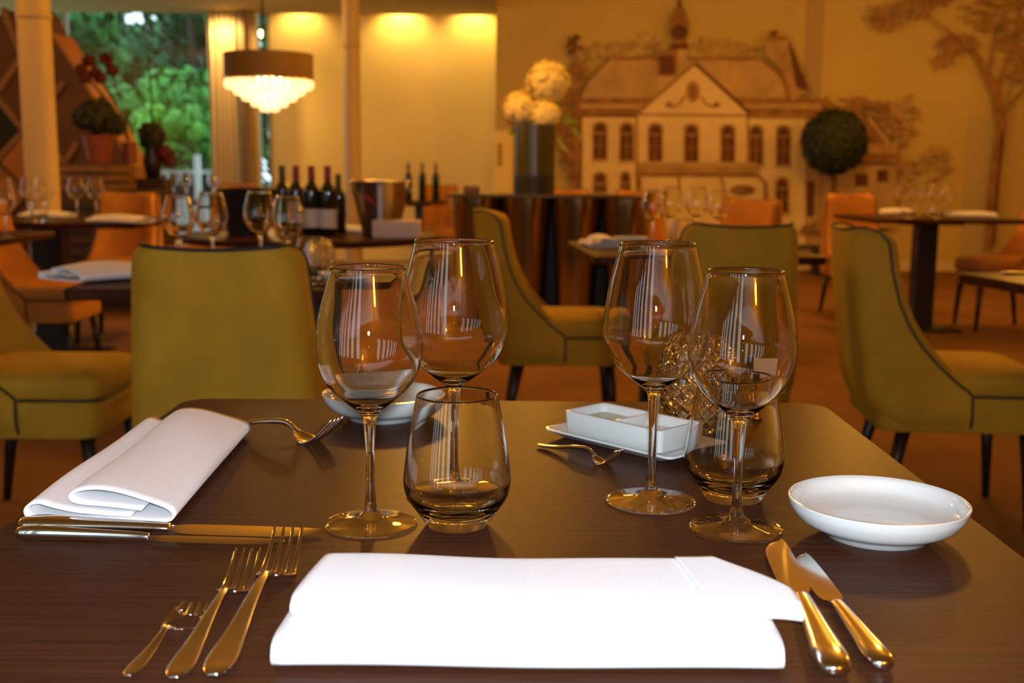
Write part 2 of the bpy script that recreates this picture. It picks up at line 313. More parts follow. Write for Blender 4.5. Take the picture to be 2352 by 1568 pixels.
# ================================================================ MURAL
def mural():
    tones = {'cream': mat('mural_cream', (.62, .50, .28), .9, noise_s=3, noise_a=.1), 'roof': mat('mural_ochre', (.40, .27, .12), .9, noise_s=5, noise_a=.2),
             'mid': mat('mural_brown', (.24, .12, .04), .9, noise_s=8, noise_a=.35), 'dark': mat('mural_umber', (.10, .035, .012), .9, noise_s=8, noise_a=.3),
             'soft': mat('mural_sepia', (.35, .22, .09), .9, noise_s=6, noise_a=.25)}
    keys = list(tones); bm = NB(); lay = [YM - .014]
    def pt(p): q = yp(p[0], p[1], YM); return (q.x, lay[0], max(q.z, .1))
    def nxt(): lay[0] -= .00012
    def poly(pts, t): bm.faces.new([bm.verts.new(pt(p)) for p in pts]).material_index = keys.index(t); nxt()
    def rect(x0, y0, x1, y1, t): poly([(x0, y0), (x1, y0), (x1, y1), (x0, y1)], t)
    def ell(cx, cy, rx, ry, t, n=20, j=0): poly([(cx + rx * math.cos(a) * (1 + j * random.uniform(-1, 1)), cy + ry * math.sin(a) * (1 + j * random.uniform(-1, 1))) for a in [2 * PI * k / n for k in range(n)]], t)
    def line(pts, w, t):
        w = w if isinstance(w, (list, tuple)) else [w] * len(pts); L = []; Rr = []
        for i, p in enumerate(pts):
            a = Vector(pts[max(i - 1, 0)]); c = Vector(pts[min(i + 1, len(pts) - 1)]); d = (c - a).normalized(); n = Vector((-d.y, d.x)) * w[i] / 2
            L.append((p[0] + n.x, p[1] + n.y)); Rr.append((p[0] - n.x, p[1] - n.y))
        for i in range(len(pts) - 1): poly([L[i], L[i + 1], Rr[i + 1], Rr[i]], t)
    def scatter(cx, cy, rx, ry, n, s, t):
        for _ in range(n):
            a = random.uniform(0, 2 * PI); q = math.sqrt(random.random()); z = s * random.uniform(.5, 1.3)
            ell(cx + rx * q * math.cos(a), cy + ry * q * math.sin(a), z, z * random.uniform(.5, 1), t, 7, .35)
    # far trees
    for cx, cy, rx, ry in ((1400, 118, 50, 25), (1480, 105, 45, 30), (1640, 105, 50, 22), (1700, 118, 40, 20), (1330, 135, 30, 30)): scatter(cx, cy, rx, ry, 45, 5, 'soft')
    scatter(2010, 300, 80, 60, 130, 8, 'mid'); scatter(2075, 270, 35, 55, 50, 7, 'soft'); scatter(2150, 370, 35, 35, 45, 7, 'soft'); scatter(1950, 245, 90, 22, 70, 7, 'mid')
    scatter(2090, 400, 50, 40, 50, 7, 'soft'); scatter(1950, 480, 80, 60, 60, 6, 'soft')
    scatter(1310, 300, 34, 100, 150, 8, 'mid'); line([(1322, 430), (1326, 200), (1318, 90)], [16, 10, 8], 'mid'); scatter(1318, 105, 16, 22, 30, 5, 'dark'); scatter(1325, 165, 26, 20, 30, 6, 'mid')
    line([(1326, 210), (1370, 160), (1395, 135)], [5, 4, 2], 'mid'); line([(1300, 250), (1328, 215)], 5, 'mid')
    # roof, cornice, facade
    poly([(1400, 140), (1740, 140), (1800, 190), (1842, 242), (1330, 236), (1350, 190)], 'roof'); line([(1390, 136), (1745, 138), (1800, 188), (1815, 235)], 8, 'mid')
    rect(1330, 226, 1880, 268, 'mid'); rect(1330, 240, 1878, 250, 'roof')
    rect(1336, 268, 1842, 560, 'cream'); rect(1842, 268, 1880, 560, 'roof')
    line([(1330, 268), (1880, 272)], 4, 'dark')
    rect(1462, 266, 1710, 372, 'cream'); line([(1460, 262), (1460, 500)], 5, 'mid'); line([(1712, 266), (1712, 380)], 5, 'mid')
    poly([(1466, 262), (1592, 150), (1714, 264)], 'cream'); line([(1466, 258), (1592, 148), (1716, 262)], 7, 'mid'); line([(1592, 148), (1650, 200), (1716, 262)], 8, 'dark'); line([(1460, 264), (1716, 267)], 5, 'mid')
    ell(1587, 212, 17, 25, 'soft'); ell(1587, 212, 10, 17, 'mid')
    for s in (-1, 1): line([(1587 + s * 18, 222), (1587 + s * 30, 240), (1587 + s * 45, 247), (1587 + s * 56, 240)], 5, 'mid'); ell(1587 + s * 54, 242, 8, 7, 'mid')
    def win(cx, y0, y1, w):
        ell(cx, y0 + 4, w * .66, 13, 'soft'); rect(cx - w * .62, y0 + 4, cx + w * .62, y1 + 4, 'soft'); ell(cx, y0 + 10, w * .45, 14, 'dark'); rect(cx - w / 2, y0 + 14, cx + w / 2, y1, 'dark')
        rect(cx - w * .45, y0 + 17, cx + w * .45, y0 + 20, 'roof'); rect(cx - 1.5, y0 + 20, cx + 1.5, y1, 'mid'); rect(cx - w / 2, (y0 + y1) / 2 + 6, cx + w / 2, (y0 + y1) / 2 + 9, 'mid')
        rect(cx - w * .7, y1 + 2, cx + w * .7, y1 + 7, 'roof')
    for cx in (1376, 1437, 1502, 1584, 1667, 1731, 1793): win(cx, 288 + (cx - 1376) * .02, 366 + (cx - 1376) * .03, 29)
    win(1376, 402, 440, 27); win(1434, 400, 440, 20); win(1790, 414, 486, 27)
    rect(1460, 372, 1732, 382, 'roof'); rect(1460, 382, 1740, 396, 'soft'); line([(1455, 400), (1735, 402), (1752, 420), (1754, 500)], 9, 'mid'); line([(1466, 400), (1466, 470)], 8, 'mid')
    line([(1555, 402), (1558, 450)], 5, 'mid'); line([(1650, 402), (1660, 440)], 5, 'mid'); ell(1700, 436, 30, 12, 'mid')
    # dome and chimneys
    line([(1556, -20), (1556, 8), (1557, 26)], [3, 7, 16], 'dark'); ell(1556, 62, 22, 32, 'mid'); ell(1556, 78, 20, 18, 'dark'); poly([(1548, 20), (1564, 20), (1574, 44), (1538, 44)], 'mid')
    rect(1536, 104, 1576, 116, 'dark'); rect(1540, 94, 1572, 104, 'mid'); rect(1506, 118, 1552, 176, 'mid'); rect(1512, 130, 1545, 172, 'dark'); rect(1552, 116, 1574, 160, 'roof')
    poly([(1750, 108), (1766, 84), (1800, 86), (1828, 150), (1852, 212), (1812, 236), (1790, 160), (1752, 130)], 'soft'); poly([(1802, 96), (1812, 110), (1852, 212), (1822, 205)], 'dark')
    scatter(1772, 78, 10, 12, 14, 5, 'dark'); line([(1758, 92), (1802, 90)], 10, 'mid'); line([(1788, 160), (1808, 234)], 9, 'mid')
    # neighbouring house
    poly([(1880, 262), (1960, 255), (2032, 332), (1880, 332)], 'mid'); line([(1985, 272), (2032, 330)], 4, 'cream'); rect(1880, 332, 2050, 348, 'cream'); rect(1880, 356, 2058, 376, 'mid'); rect(1880, 380, 2048, 520, 'roof')
    rect(1846, 415, 1862, 495, 'dark'); rect(1900, 400, 1915, 520, 'mid'); rect(1955, 400, 1985, 428, 'dark'); rect(2005, 390, 2030, 418, 'dark'); line([(2052, 330), (2052, 470)], 8, 'mid'); rect(1984, 330, 2052, 354, 'soft')
    line([(1830, 532), (1960, 540)], 10, 'mid'); scatter(1890, 520, 60, 16, 40, 6, 'mid')
    # big tree
    line([(2262, 570), (2268, 450), (2282, 340), (2290, 275)], [20, 22, 24, 26], 'mid'); line([(2270, 560), (2278, 430), (2290, 300)], 8, 'dark')
    line([(2290, 290), (2275, 210), (2250, 160), (2220, 110), (2160, 70), (2110, 30)], [24, 22, 16, 8, 6, 4], 'mid'); line([(2290, 290), (2300, 250), (2352, 190), (2420, 130)], [12, 9, 7, 4], 'mid')
    line([(2280, 200), (2310, 120), (2330, 40), (2320, -40)], [12, 8, 6, 4], 'mid'); line([(2262, 160), (2275, 80), (2310, 10)], [8, 5, 3], 'mid'); line([(2300, 250), (2318, 160), (2340, 120)], 4, 'mid')
    for cx, cy, rx, ry, n in ((2030, 45, 42, 30, 60), (2090, 25, 40, 30, 50), (2190, 105, 45, 22, 70), (2155, 140, 18, 18, 18), (2240, 40, 45, 35, 40), (2320, 90, 45, 50, 60), (2330, 170, 30, 25, 30), (2130, 10, 50, 15, 30), (2290, 10, 60, 20, 40), (2400, 90, 50, 90, 60)):
        scatter(cx, cy, rx, ry, n, 6.5, 'mid')
    # wooden door left of the mural
    o = obj('wall_mural', bm, [tones[k] for k in keys], None, False, auto='keep')
    tag(o, 'sepia mural of a domed mansion and tall tree painted on the far right wall', 'mural')
mural()
b = NB(); p0 = yp(1136, 300, YM - .3); p1 = yp(1176, 447, YM - .3); box(b, (p0.x, YM - .34, .0), (p1.x, YM - .3, p0.z))
t = thing('notice_stand', 'narrow pale upright panel with brown marks left of the flower vase', 'panel'); obj('panel', b, CREAM, t, False)
b = NB()
for k in range(4): q = yp(1148, 335 + k * 13, YM - .35); box(b, (q.x - .02, YM - .345, q.z - .025), (q.x + .02, YM - .34, q.z + .02))
obj('printed_mark', b, mat('mural_brown'), t, False)

# ================================================================ FURNITURE
def make_table(wx, wy, name='dining_table', round_=False, z=TZ, edge=.028, base_s=.36):
    t = thing(name, 'dark wood table', 'table')
    b = NB()
    if round_:
        rr = wx / 2; lathe(b, [(0, z - edge), (rr - .004, z - edge), (rr, z - edge + .004), (rr, z - .003), (rr - .003, z), (0, z)], 72)
    else:
        rc = .035; pts = []
        for (sx, sy, a0) in ((1, 1, 0), (-1, 1, 90), (-1, -1, 180), (1, -1, 270)):
            for k in range(7): a = R(a0 + 15 * k); pts.append((sx * (wx / 2 - rc) + rc * math.cos(a), sy * (wy / 2 - rc) + rc * math.sin(a)))
        rows = []
        for (zz, ins) in ((z - edge, .004), (z - edge + .004, 0), (z - .003, 0), (z, .003)):
            rows.append([b.verts.new((x * (1 - ins / (wx / 2)), y * (1 - ins / (wy / 2)), zz)) for x, y in pts])
        for A, B in zip(rows, rows[1:]):
            for k in range(len(pts)): b.faces.new((A[k], A[(k + 1) % len(pts)], B[(k + 1) % len(pts)], B[k]))
        b.faces.new(rows[0][::-1]); b.faces.new(rows[-1])
    obj('tabletop', b, WOOD, t, auto=35)
    b = NB(); box(b, (-.055, -.055, .02), (.055, .055, z - edge - .0)); obj('pedestal', b, DMET, t, False)
    b = NB(); rbox(b, (-base_s / 2, -base_s / 2, 0), (base_s / 2, base_s / 2, .018), .006); obj('base_plate', b, DMET, t, auto=30)
    b = NB(); box(b, (-.16, -.16, z - edge - .02), (.16, .16, z - edge - .0002)); obj('top_bracket', b, DMET, t, False)
    return t
sq = First(make_table(.82, .82)); rd = First(make_table(1.14, 1.14, 'round_table', True))
xl = tp(410, 925).x; xr_ = tp(1890, 925).x; yb_ = (tp(700, 917).y + tp(1600, 921).y) / 2
MTX = (tp(410, 925).x + tp(1890, 925).x) / 2
sq.put((MTX, yb_ - .41, 0), 0, 'dark grained square wooden table in the foreground, laid with cutlery and glasses', scale=((xr_ - xl) / .82, 1, 1))
T2 = sq.put((-.69, 3.13, 0), R(1), 'dark square table right behind the olive chair seen from the back')
T3 = sq.put((.66, 4.30, 0), R(4), 'dark square table laid with four wine glasses in front of the bronze sideboard')
T4 = sq.put((-2.55, 6.25, 0), R(-2), 'dark pedestal table with glasses at the left, near the thick column', scale=(1.5, 1, 1))
T4a = sq.put((-2.46, 4.78, 0), 0, 'dark table cut off by the left picture edge with one wine glass', scale=(1, .8, 1))
T7 = sq.put((2.73, 7.52, 0), R(3), 'dark pedestal table laid with glasses and napkins in front of the painted tree', scale=(1.2, 1, 1))
T9 = sq.put((1.78, 3.02, 0), R(8), 'dark table at the right picture edge beside the large olive chair')
T5 = rd.put((-.90, 5.05, 0), 0, 'round dark table carrying the wine bottles and ice buckets')
T10 = sq.put((-.85, 10.3, 0), 0, 'small far table behind the silver bucket with three bottles on it', scale=(.62, .8, 1))
T8 = sq.put((-2.62, 10.0, 0), 0, 'far table by the garden window behind the black bucket', scale=(.9, .9, 1))

def make_chair(fab, name='dining_chair'):
    t = thing(name, 'chair', 'chair')
    zb, zt = .295, .885
    def wid(z):
        k = (z - zb) / (zt - zb); w = .228 - .050 * k
        if z > zt - .035: w -= .026 * ((z - (zt - .035)) / .035) ** 2.2
        if z < zb + .06: w -= .03 * ((zb + .06 - z) / .06) ** 2
        return w
    def yb(z):
        k = (z - zb) / (zt - zb); y = .085 * (1 - k) ** 1.3
        if z < zb + .12: y += .055 * ((zb + .12 - z) / .12) ** 2
        return y
    FE = [(.885, .045), (.872, .082), (.84, .108), (.76, .120), (.67, .143), (.60, .175), (.545, .212), (.49, .262), (.44, .318), (.418, .348), (.405, .358), (.295, .360)]
    def yf(z):
        for (z1, y1), (z0, y0) in zip(FE, FE[1:]):
            if z >= z0: return y0 + (y1 - y0) * (z - z0) / (z1 - z0)
        return FE[-1][1]
    zs = sorted(set([zb, zb + .02, zb + .04, .36, .385, .405, .412, .418, .43, .44, .465, .49, .515, .545, .57, .60, .635, .67, .71, .76, .80, .82, .84, .855, .866, .872, .879, zt]))
    def U(z, inset=0):
        w = wid(z) - inset; y0 = yb(z) + inset; y1 = max(yf(z), y0 + .001); rc = min(.07, w * .5, max(.004, y1 - y0)); P = []
        for k in range(7): P.append((-w, y1 + (y0 + rc - y1) * k / 6))
        for k in range(1, 7): a = PI + PI / 2 * k / 6; P.append((-w + rc + rc * math.cos(a), y0 + rc + rc * math.sin(a)))
        sag = .0
        for k in range(1, 8): x = (-w + rc) * (1 - k / 4); P.append((x, y0 + sag))
        for k in range(0, 7):
            a = PI * 1.5 + PI / 2 * k / 6
            if k > 0: P.append((w - rc + rc * math.cos(a), y0 + rc + rc * math.sin(a)))
        for k in range(1, 7): P.append((w, y0 + rc + (y1 - y0 - rc) * k / 6))
        return P
    def zz(z, x, w): return z - (.012 * (1 - min(1, abs(x) / w) ** 2) if z > zt - .06 else 0) * max(0, (z - zt + .06) / .06)
    b = NB(); O = []; I = []
    for z in zs:
        O.append([b.verts.new((x, y, zz(z, x, .17))) for x, y in U(z)])
        zi = z if z < zt - .01 else z - .002
        I.append([b.verts.new((x, y, zz(zi, x, .17))) for x, y in U(z, .042)])
    for G in (O, I):
        for A, B in zip(G, G[1:]):
            for k in range(len(A) - 1): b.faces.new((A[k], A[k + 1], B[k + 1], B[k]))
    for A, B in ((O[-1], I[-1]), (O[0], I[0])):
        for k in range(len(A) - 1): b.faces.new((A[k], A[k + 1], B[k + 1], B[k]))
    for e in (0, -1):
        for i in range(len(O) - 1): b.faces.new((O[i][e], O[i + 1][e], I[i + 1][e], I[i][e]))
    back = obj('backrest', b, fab, t, auto=60)
    # piping along the outer rim: up one wing, over the top, down the other
    P = []
    for z in zs: q = U(z)[0]; P.append((q[0], q[1], z))
    Q = [(x, y, zz(zt, x, .17) + .001) for x, y in U(zt)]; P += Q
    for z in zs[::-1]: q = U(z)[-1]; P.append((q[0], q[1], z))
    b = NB(); tube(b, P, .0042, 6); obj('piping', b, PIPE, back)
    # seat
    def seat(z0, z1, w, y0, y1, rc, crown):
        bb = NB(); pts = []
        for (sx, sy, a0) in ((1, 1, 0), (-1, 1, 90), (-1, -1, 180), (1, -1, 270)):
            for k in range(6): a = R(a0 + 18 * k); pts.append((sx * (w - rc) + rc * math.cos(a), (y1 - rc if sy > 0 else y0 + rc) + rc * math.sin(a)))
        cx, cy = 0, (y0 + y1) / 2; rows = []
        for (s, z) in ((.97, z0), (1, z0 + .012), (1, z1 - .02), (.985, z1 - .008), (.95, z1), (.8, z1 + crown * .5), (.5, z1 + crown * .9), (.2, z1 + crown)):
            rows.append([bb.verts.new((cx + (x - cx) * s, cy + (y - cy) * s, z)) for x, y in pts])
        for A, B in zip(rows, rows[1:]):
            for k in range(len(pts)): bb.faces.new((A[k], A[(k + 1) % len(pts)], B[(k + 1) % len(pts)], B[k]))
        bb.faces.new(rows[0][::-1]); bb.faces.new(rows[-1]); return bb, rows, pts
    bb, _, pts = seat(.295, .405, .212, .10, .575, .05, 0); obj('seat_base', bb, fab, t, auto=50)
    bb, _, pts = seat(.405, .468, .214, .11, .585, .05, .022); st_ = obj('seat', bb, fab, t, auto=50)
    q = [(x * 1.004, y + .003, .405) for x, y in seat(.41, .46, .215, .11, .586, .05, 0)[2] if y > .3]; q = [(q[0][0], .365, .405)] + q + [(q[-1][0], .365, .405)]
    b = NB(); tube(b, q, .004, 6); obj('piping', b, PIPE, st_)
    b = NB(); rows = []
    for z in (.44, .50, .56, .62, .68, .74, .80, .84, .862, .872):
        w = wid(z) - .016; y0 = yb(z) + .03; y1 = yf(z) + .030 - (.02 if z > .865 else 0); e = .016; c = .02
        rows.append([b.verts.new((x, y, z)) for x, y in ((-w, y0), (-w, y1 - e), (-w + e * .4, y1 - e * .35), (-w + e, y1), (-w * .5, min(y1, y0 + .055)), (0, min(y1, y0 + .05)), (w * .5, min(y1, y0 + .055)), (w - e, y1), (w - e * .4, y1 - e * .35), (w, y1 - e), (w, y0))])
    for A, B in zip(rows, rows[1:]):
        for k in range(len(A)): b.faces.new((A[k], A[(k + 1) % len(A)], B[(k + 1) % len(A)], B[k]))
    b.faces.new(rows[0]); b.faces.new(rows[-1][::-1]); obj('back_cushion', b, fab, t, auto=70)
    for (x, y, dx, dy) in ((-.165, .185, -.03, -.055), (.165, .185, .03, -.055), (-.17, .535, -.012, .02), (.17, .535, .012, .02)):
        b = NB(); tube(b, [(x, y, .30), (x + dx * .5, y + dy * .5, .17), (x + dx, y + dy, 0)], [.023, .018, .012], 10); obj('leg', b, DLEG, t)
    return t
co = First(make_chair(OLIVE)); cc = First(make_chair(ORANGE))
FX = R(-90)
co.put((-.625, 2.33, 0), R(0), 'olive velvet chair with dark piping seen from behind at the left of the table')
co.put((-.155, 4.50, 0), FX, 'olive velvet chair in side view facing right, between the two foreground glass groups')
co.put((.985, 3.44, 0), R(-94), 'large olive velvet chair in side view at the right picture edge')
co.put((-1.72, 3.26, 0), FX, 'olive velvet chair cut off by the left picture edge, seat towards the right')
co.put((.72, 3.46, 0), R(8), 'olive velvet chair seen from behind, tucked at the table with four glasses')
g = 'orange dining chairs around the far tables'
cc.put((-2.68, 5.58, 0), FX, 'orange chair at the left picture edge beside the far pedestal table', g)
cc.put((-2.38, 7.15, 0), PI, 'orange chair facing the camera behind the left pedestal table', g)
cc.put((-1.95, 8.1, 0), R(90 + 25), 'orange tub chair turned sideways beside the dark slatted cabinet', g)
cc.put((2.50, 8.55, 0), R(180), 'orange chair behind the right pedestal table, under the painted house', g)
cc.put((3.62, 7.6, 0), R(90), 'orange chair on the right side of the right pedestal table, at the picture edge', g)
cc.put((1.42, 6.6, 0), R(140), 'orange chair half hidden behind the glasses, in front of the painted mansion door', g)
cc.put((.42, 9.2, 0), PI, 'orange chair whose top shows above the sideboard just right of the flower vase', g)
cc.put((1.00, 9.2, 0), PI, 'orange chair whose top shows above the sideboard behind the empty glasses', g)
cc.put((-.72, 11.1, 0), PI, 'orange chair top behind the far bottles, right of the silver bucket', g)
cc.put((-2.62, 11.0, 0), PI, 'orange chair top beside the black bucket in front of the garden window', g)

# ---------------------------------------------------------------- bronze sideboard
def sideboard():
    x0 = yp(1032, 600, 7.1).x; x1 = yp(1500, 600, 7.1).x; z = yp(1200, 447, 7.0).z
    t = thing('sideboard', 'bronze mirror-finished sideboard of tapered drums under the flower vase', 'sideboard', (0, 7.25, 0))
    b = NB(); rbox(b, (x0 - .02, -.22, z - .02), (x1 + .05, .22, z), .004); obj('top_board', b, mat('dark_bronze_board', (.07, .045, .02), .3, .4), t, auto=30)
    met = mat('bronze_mirror', (.42, .36, .19), .14, 1, bump=.08, bump_s=3)
    n = 4; w = (x1 - x0) / n
    for k in range(n):
        cx = x0 + w * (k + .5); b = NB(); N = 64
        prof = [(.50, z - .02), (.49, .8), (.455, .65), (.42, .45), (.39, .25), (.375, .02), (.37, 0)]
        rows = []
        for (q, zz_) in smoothprof(prof, 3):
            rows.append([b.verts.new((cx + (w * q) * (1 + .035 * math.cos(5 * a)) * math.cos(a), w * q * (1 + .035 * math.cos(5 * a)) * math.sin(a), zz_)) for a in [2 * PI * i / N for i in range(N)]])
        for A, B in zip(rows, rows[1:]):
            for i in range(N): b.faces.new((A[i], A[(i + 1) % N], B[(i + 1) % N], B[i]))
        obj('drum', b, met, t)
    b = NB(); box(b, (x0 + .08, .19, 0), (x1 - .04, .21, z - .02)); obj('back_panel', b, BLACK, t, False)
    return z
SBZ = sideboard()
# flower vase
def petals(bm, c, r, n, s, mi=0, dirs=None):
    for _ in range(n):
        d = Vector((random.gauss(0, 1), random.gauss(0, 1), random.gauss(0, 1) * .9)).normalized(); p = Vector(c) + d * r * random.uniform(.75, 1.0)
        a = d.cross(Vector((random.random(), random.random(), random.random()))).normalized(); q = d.cross(a); o = d * s * random.uniform(.1, .5)
        bm.faces.new([bm.verts.new(p + v) for v in (a * s + o, q * s * .7, -a * s + o, -q * s * .7)]).material_index = mi
def flower_vase():
    c = yp(1228, 445, 7.1); s = 7.1 / F; r = 47 * s; h = 158 * s
    t = thing('flower_vase', 'dark glass cylinder vase of pale yellow hydrangeas on the sideboard', 'vase', (c.x, 7.25, SBZ))
    b = NB(); lathe(b, [(0, 0), (r, 0), (r * 1.0, h), (r - .006, h), (r - .006, .12), (0, .12)], 40); obj('vase', b, mat('smoked_glass', (.05, .045, .012), .25), t, auto=40)
    b = NB(); lathe(b, [(r + .001, .002), (r + .001, .115)], 40); obj('dark_band', b, BLACK, t)
    b = NB()
    for k in range(9): a = random.uniform(0, 6.3); tube(b, [(.05 * math.cos(a), .05 * math.sin(a), .13), (.06 * math.cos(a + 1), .05 * math.sin(a + 1), h + .08)], .006, 6)
    obj('stems', b, mat('stem_green', (.05, .09, .01), .6), t)
    fl = mat('pale_hydrangea', (.86, .74, .30), .8, noise_s=30, noise_a=.15)
    for (px, py, rp) in ((1258, 188, 50), (1194, 250, 40), (1250, 265, 36), (1225, 262, 25)):
        q = yp(px, py, 7.25); b = NB(); petals(b, (q.x - c.x, random.uniform(-.03, .03), q.z - SBZ), rp * s, 420, .024); obj('blossom', b, fl, t)
    b = NB()
    for (px, py, dx, dz) in ((1300, 275, .1, -.02), (1320, 300, .08, -.08), (1180, 300, -.05, -.03), (1290, 330, .06, -.08), (1270, 245, .09, .02)):
        q = yp(px, py, 7.25); p = Vector((q.x - c.x, 0, q.z - SBZ)); d = Vector((dx, .0, dz)); n = Vector((0, .03, .03))
        b.faces.new([b.verts.new(v) for v in (p - d * .6, p + n, p + d * .8, p - n)])
    obj('leaves', b, mat('leaf_green', (.10, .16, .02), .5), t, False)
flower_vase()
p = yp(1082, 442, 7.1); b = NB(); rbox(b, (p.x - .05, 7.12, SBZ), (p.x + .05, 7.22, SBZ + .05), .006); tag(obj('small_box', b, mat('brown_box', (.10, .05, .02), .5), auto=30), 'small brown box on the left end of the sideboard', 'box')

# ---------------------------------------------------------------- topiary
def topiary():
    c = tp(1908, 618, 0); Y = min(c.y, 11.45); s = Y / F; q = yp(1916, 326, Y)
    t = thing('topiary_tree', 'dark green ball topiary in a black pot against the painted mansion', 'plant', (q.x, Y, 0))
    b = NB(); rbox(b, (-.14, -.14, 0), (.14, .14, .28), .01); obj('pot', b, BLACK, t, auto=30)
    b = NB(); lathe(b, [(0, .281), (.12, .281)], 16); obj('soil', b, mat('soil', (.03, .015, .008), .9), t)
    b = NB(); tube(b, [(0, 0, .28), (.01, .0, .7), (0, 0, q.z)], [.02, .017, .015], 8); obj('trunk', b, mat('bark', (.08, .04, .015), .8), t)
    b = NB(); rad = 74 * s
    lathe(b, [(rad * .92 * math.sin(PI * k / 12), q.z - rad * .92 * math.cos(PI * k / 12)) for k in range(13)], 24)
    petals(b, (0, 0, q.z), rad, 2600, .035); obj('foliage', b, mat('topiary_leaf', (.012, .022, .006), .7, noise_s=20, noise_a=.5), t, False)
topiary()
p = tp(1830, 592, .0)
b = NB(); rbox(b, (p.x - .22, 11.62, 0), (p.x, 11.92, .2), .01); t = thing('low_box', 'low white box with a dark lid on the floor left of the topiary', 'box'); obj('body', b, mat('off_white', (.62, .55, .38), .7), t, auto=30)
b = NB(); lathe(b, [(0, .20), (.09, .20), (.08, .23), (0, .235)], 20, c=(p.x - .1, 11.74, 0)); obj('lid', b, BLACK, t)

# ---------------------------------------------------------------- wooden diamond screen, plants and crate at the left
def screen():
    Y = 9.1; t = thing('diamond_screen', 'tall dark wooden screen with diamond facets and a sloping right edge', 'screen')
    dk = mat('screen_dark_wood', (.10, .030, .008), .55, noise_s=4, noise_a=.25); lt = mat('screen_lit_wood', (.42, .16, .025), .5, noise_s=4, noise_a=.15)  # orange tone puts the light on facets and side face into the wood
    P = lambda px, py: (yp(px, py, Y).x, max(.0, yp(px, py, Y).z))
    pts = [P(-120, 150), P(12, 20), P(44, 52), P(85, 15), P(118, 78), P(238, 265), P(298, 385), P(300, 480), (P(300, 480)[0], 0), (P(-120, 400)[0], 0)]
    b = NB(); prism(b, pts, Y, Y + .38); obj('board', b, dk, t, False)
    def plate(pp, m, y=Y): b = NB(); prism(b, [P(*q) for q in pp], y - .03, y - .001); return obj('facet', b, m, t, False)
    plate([(5, 372), (64, 305), (140, 395), (72, 440), (62, 428)], lt); plate([(-60, 300), (-5, 235), (50, 290), (0, 350)], mat('screen_gap', (.012, .02, .022), .2)); plate([(128, 345), (160, 372), (130, 405)], lt)  # the dark bluish plate stands in for an open gap showing the window
    plate([(0, 385), (62, 450), (20, 500), (-60, 470)], lt)
    for a, c in (((-10, 215), (60, 300)), ((60, 300), (-10, 375)), ((-10, 375), (80, 455)), ((0, 210), (55, 130)), ((55, 130), (10, 20)), ((150, 190), (60, 300)), ((60, 300), (170, 410)), ((180, 330), (110, 440))):
        b = NB(); A = P(*a); C_ = P(*c); d = Vector((C_[0] - A[0], C_[1] - A[1])).normalized() * .022; n = Vector((-d.y, d.x))
        prism(b, [(A[0] + n.x, A[1] + n.y), (A[0] - n.x, A[1] - n.y), (C_[0] - n.x, C_[1] - n.y), (C_[0] + n.x, C_[1] + n.y)], Y - .05, Y - .002); obj('batten', b, mat('batten_wood', (.22, .11, .045), .5), t, False)
    # side face of the sloping edge, light painted in as paler orange wood
    b = NB(); prism(b, [P(120, 80), P(124, 76), P(244, 262), P(306, 384), P(306, 470), P(301, 470), P(299, 385), P(238, 265)], Y - .0, Y + .40); obj('lit_side_face', b, lt, t, False)
screen()
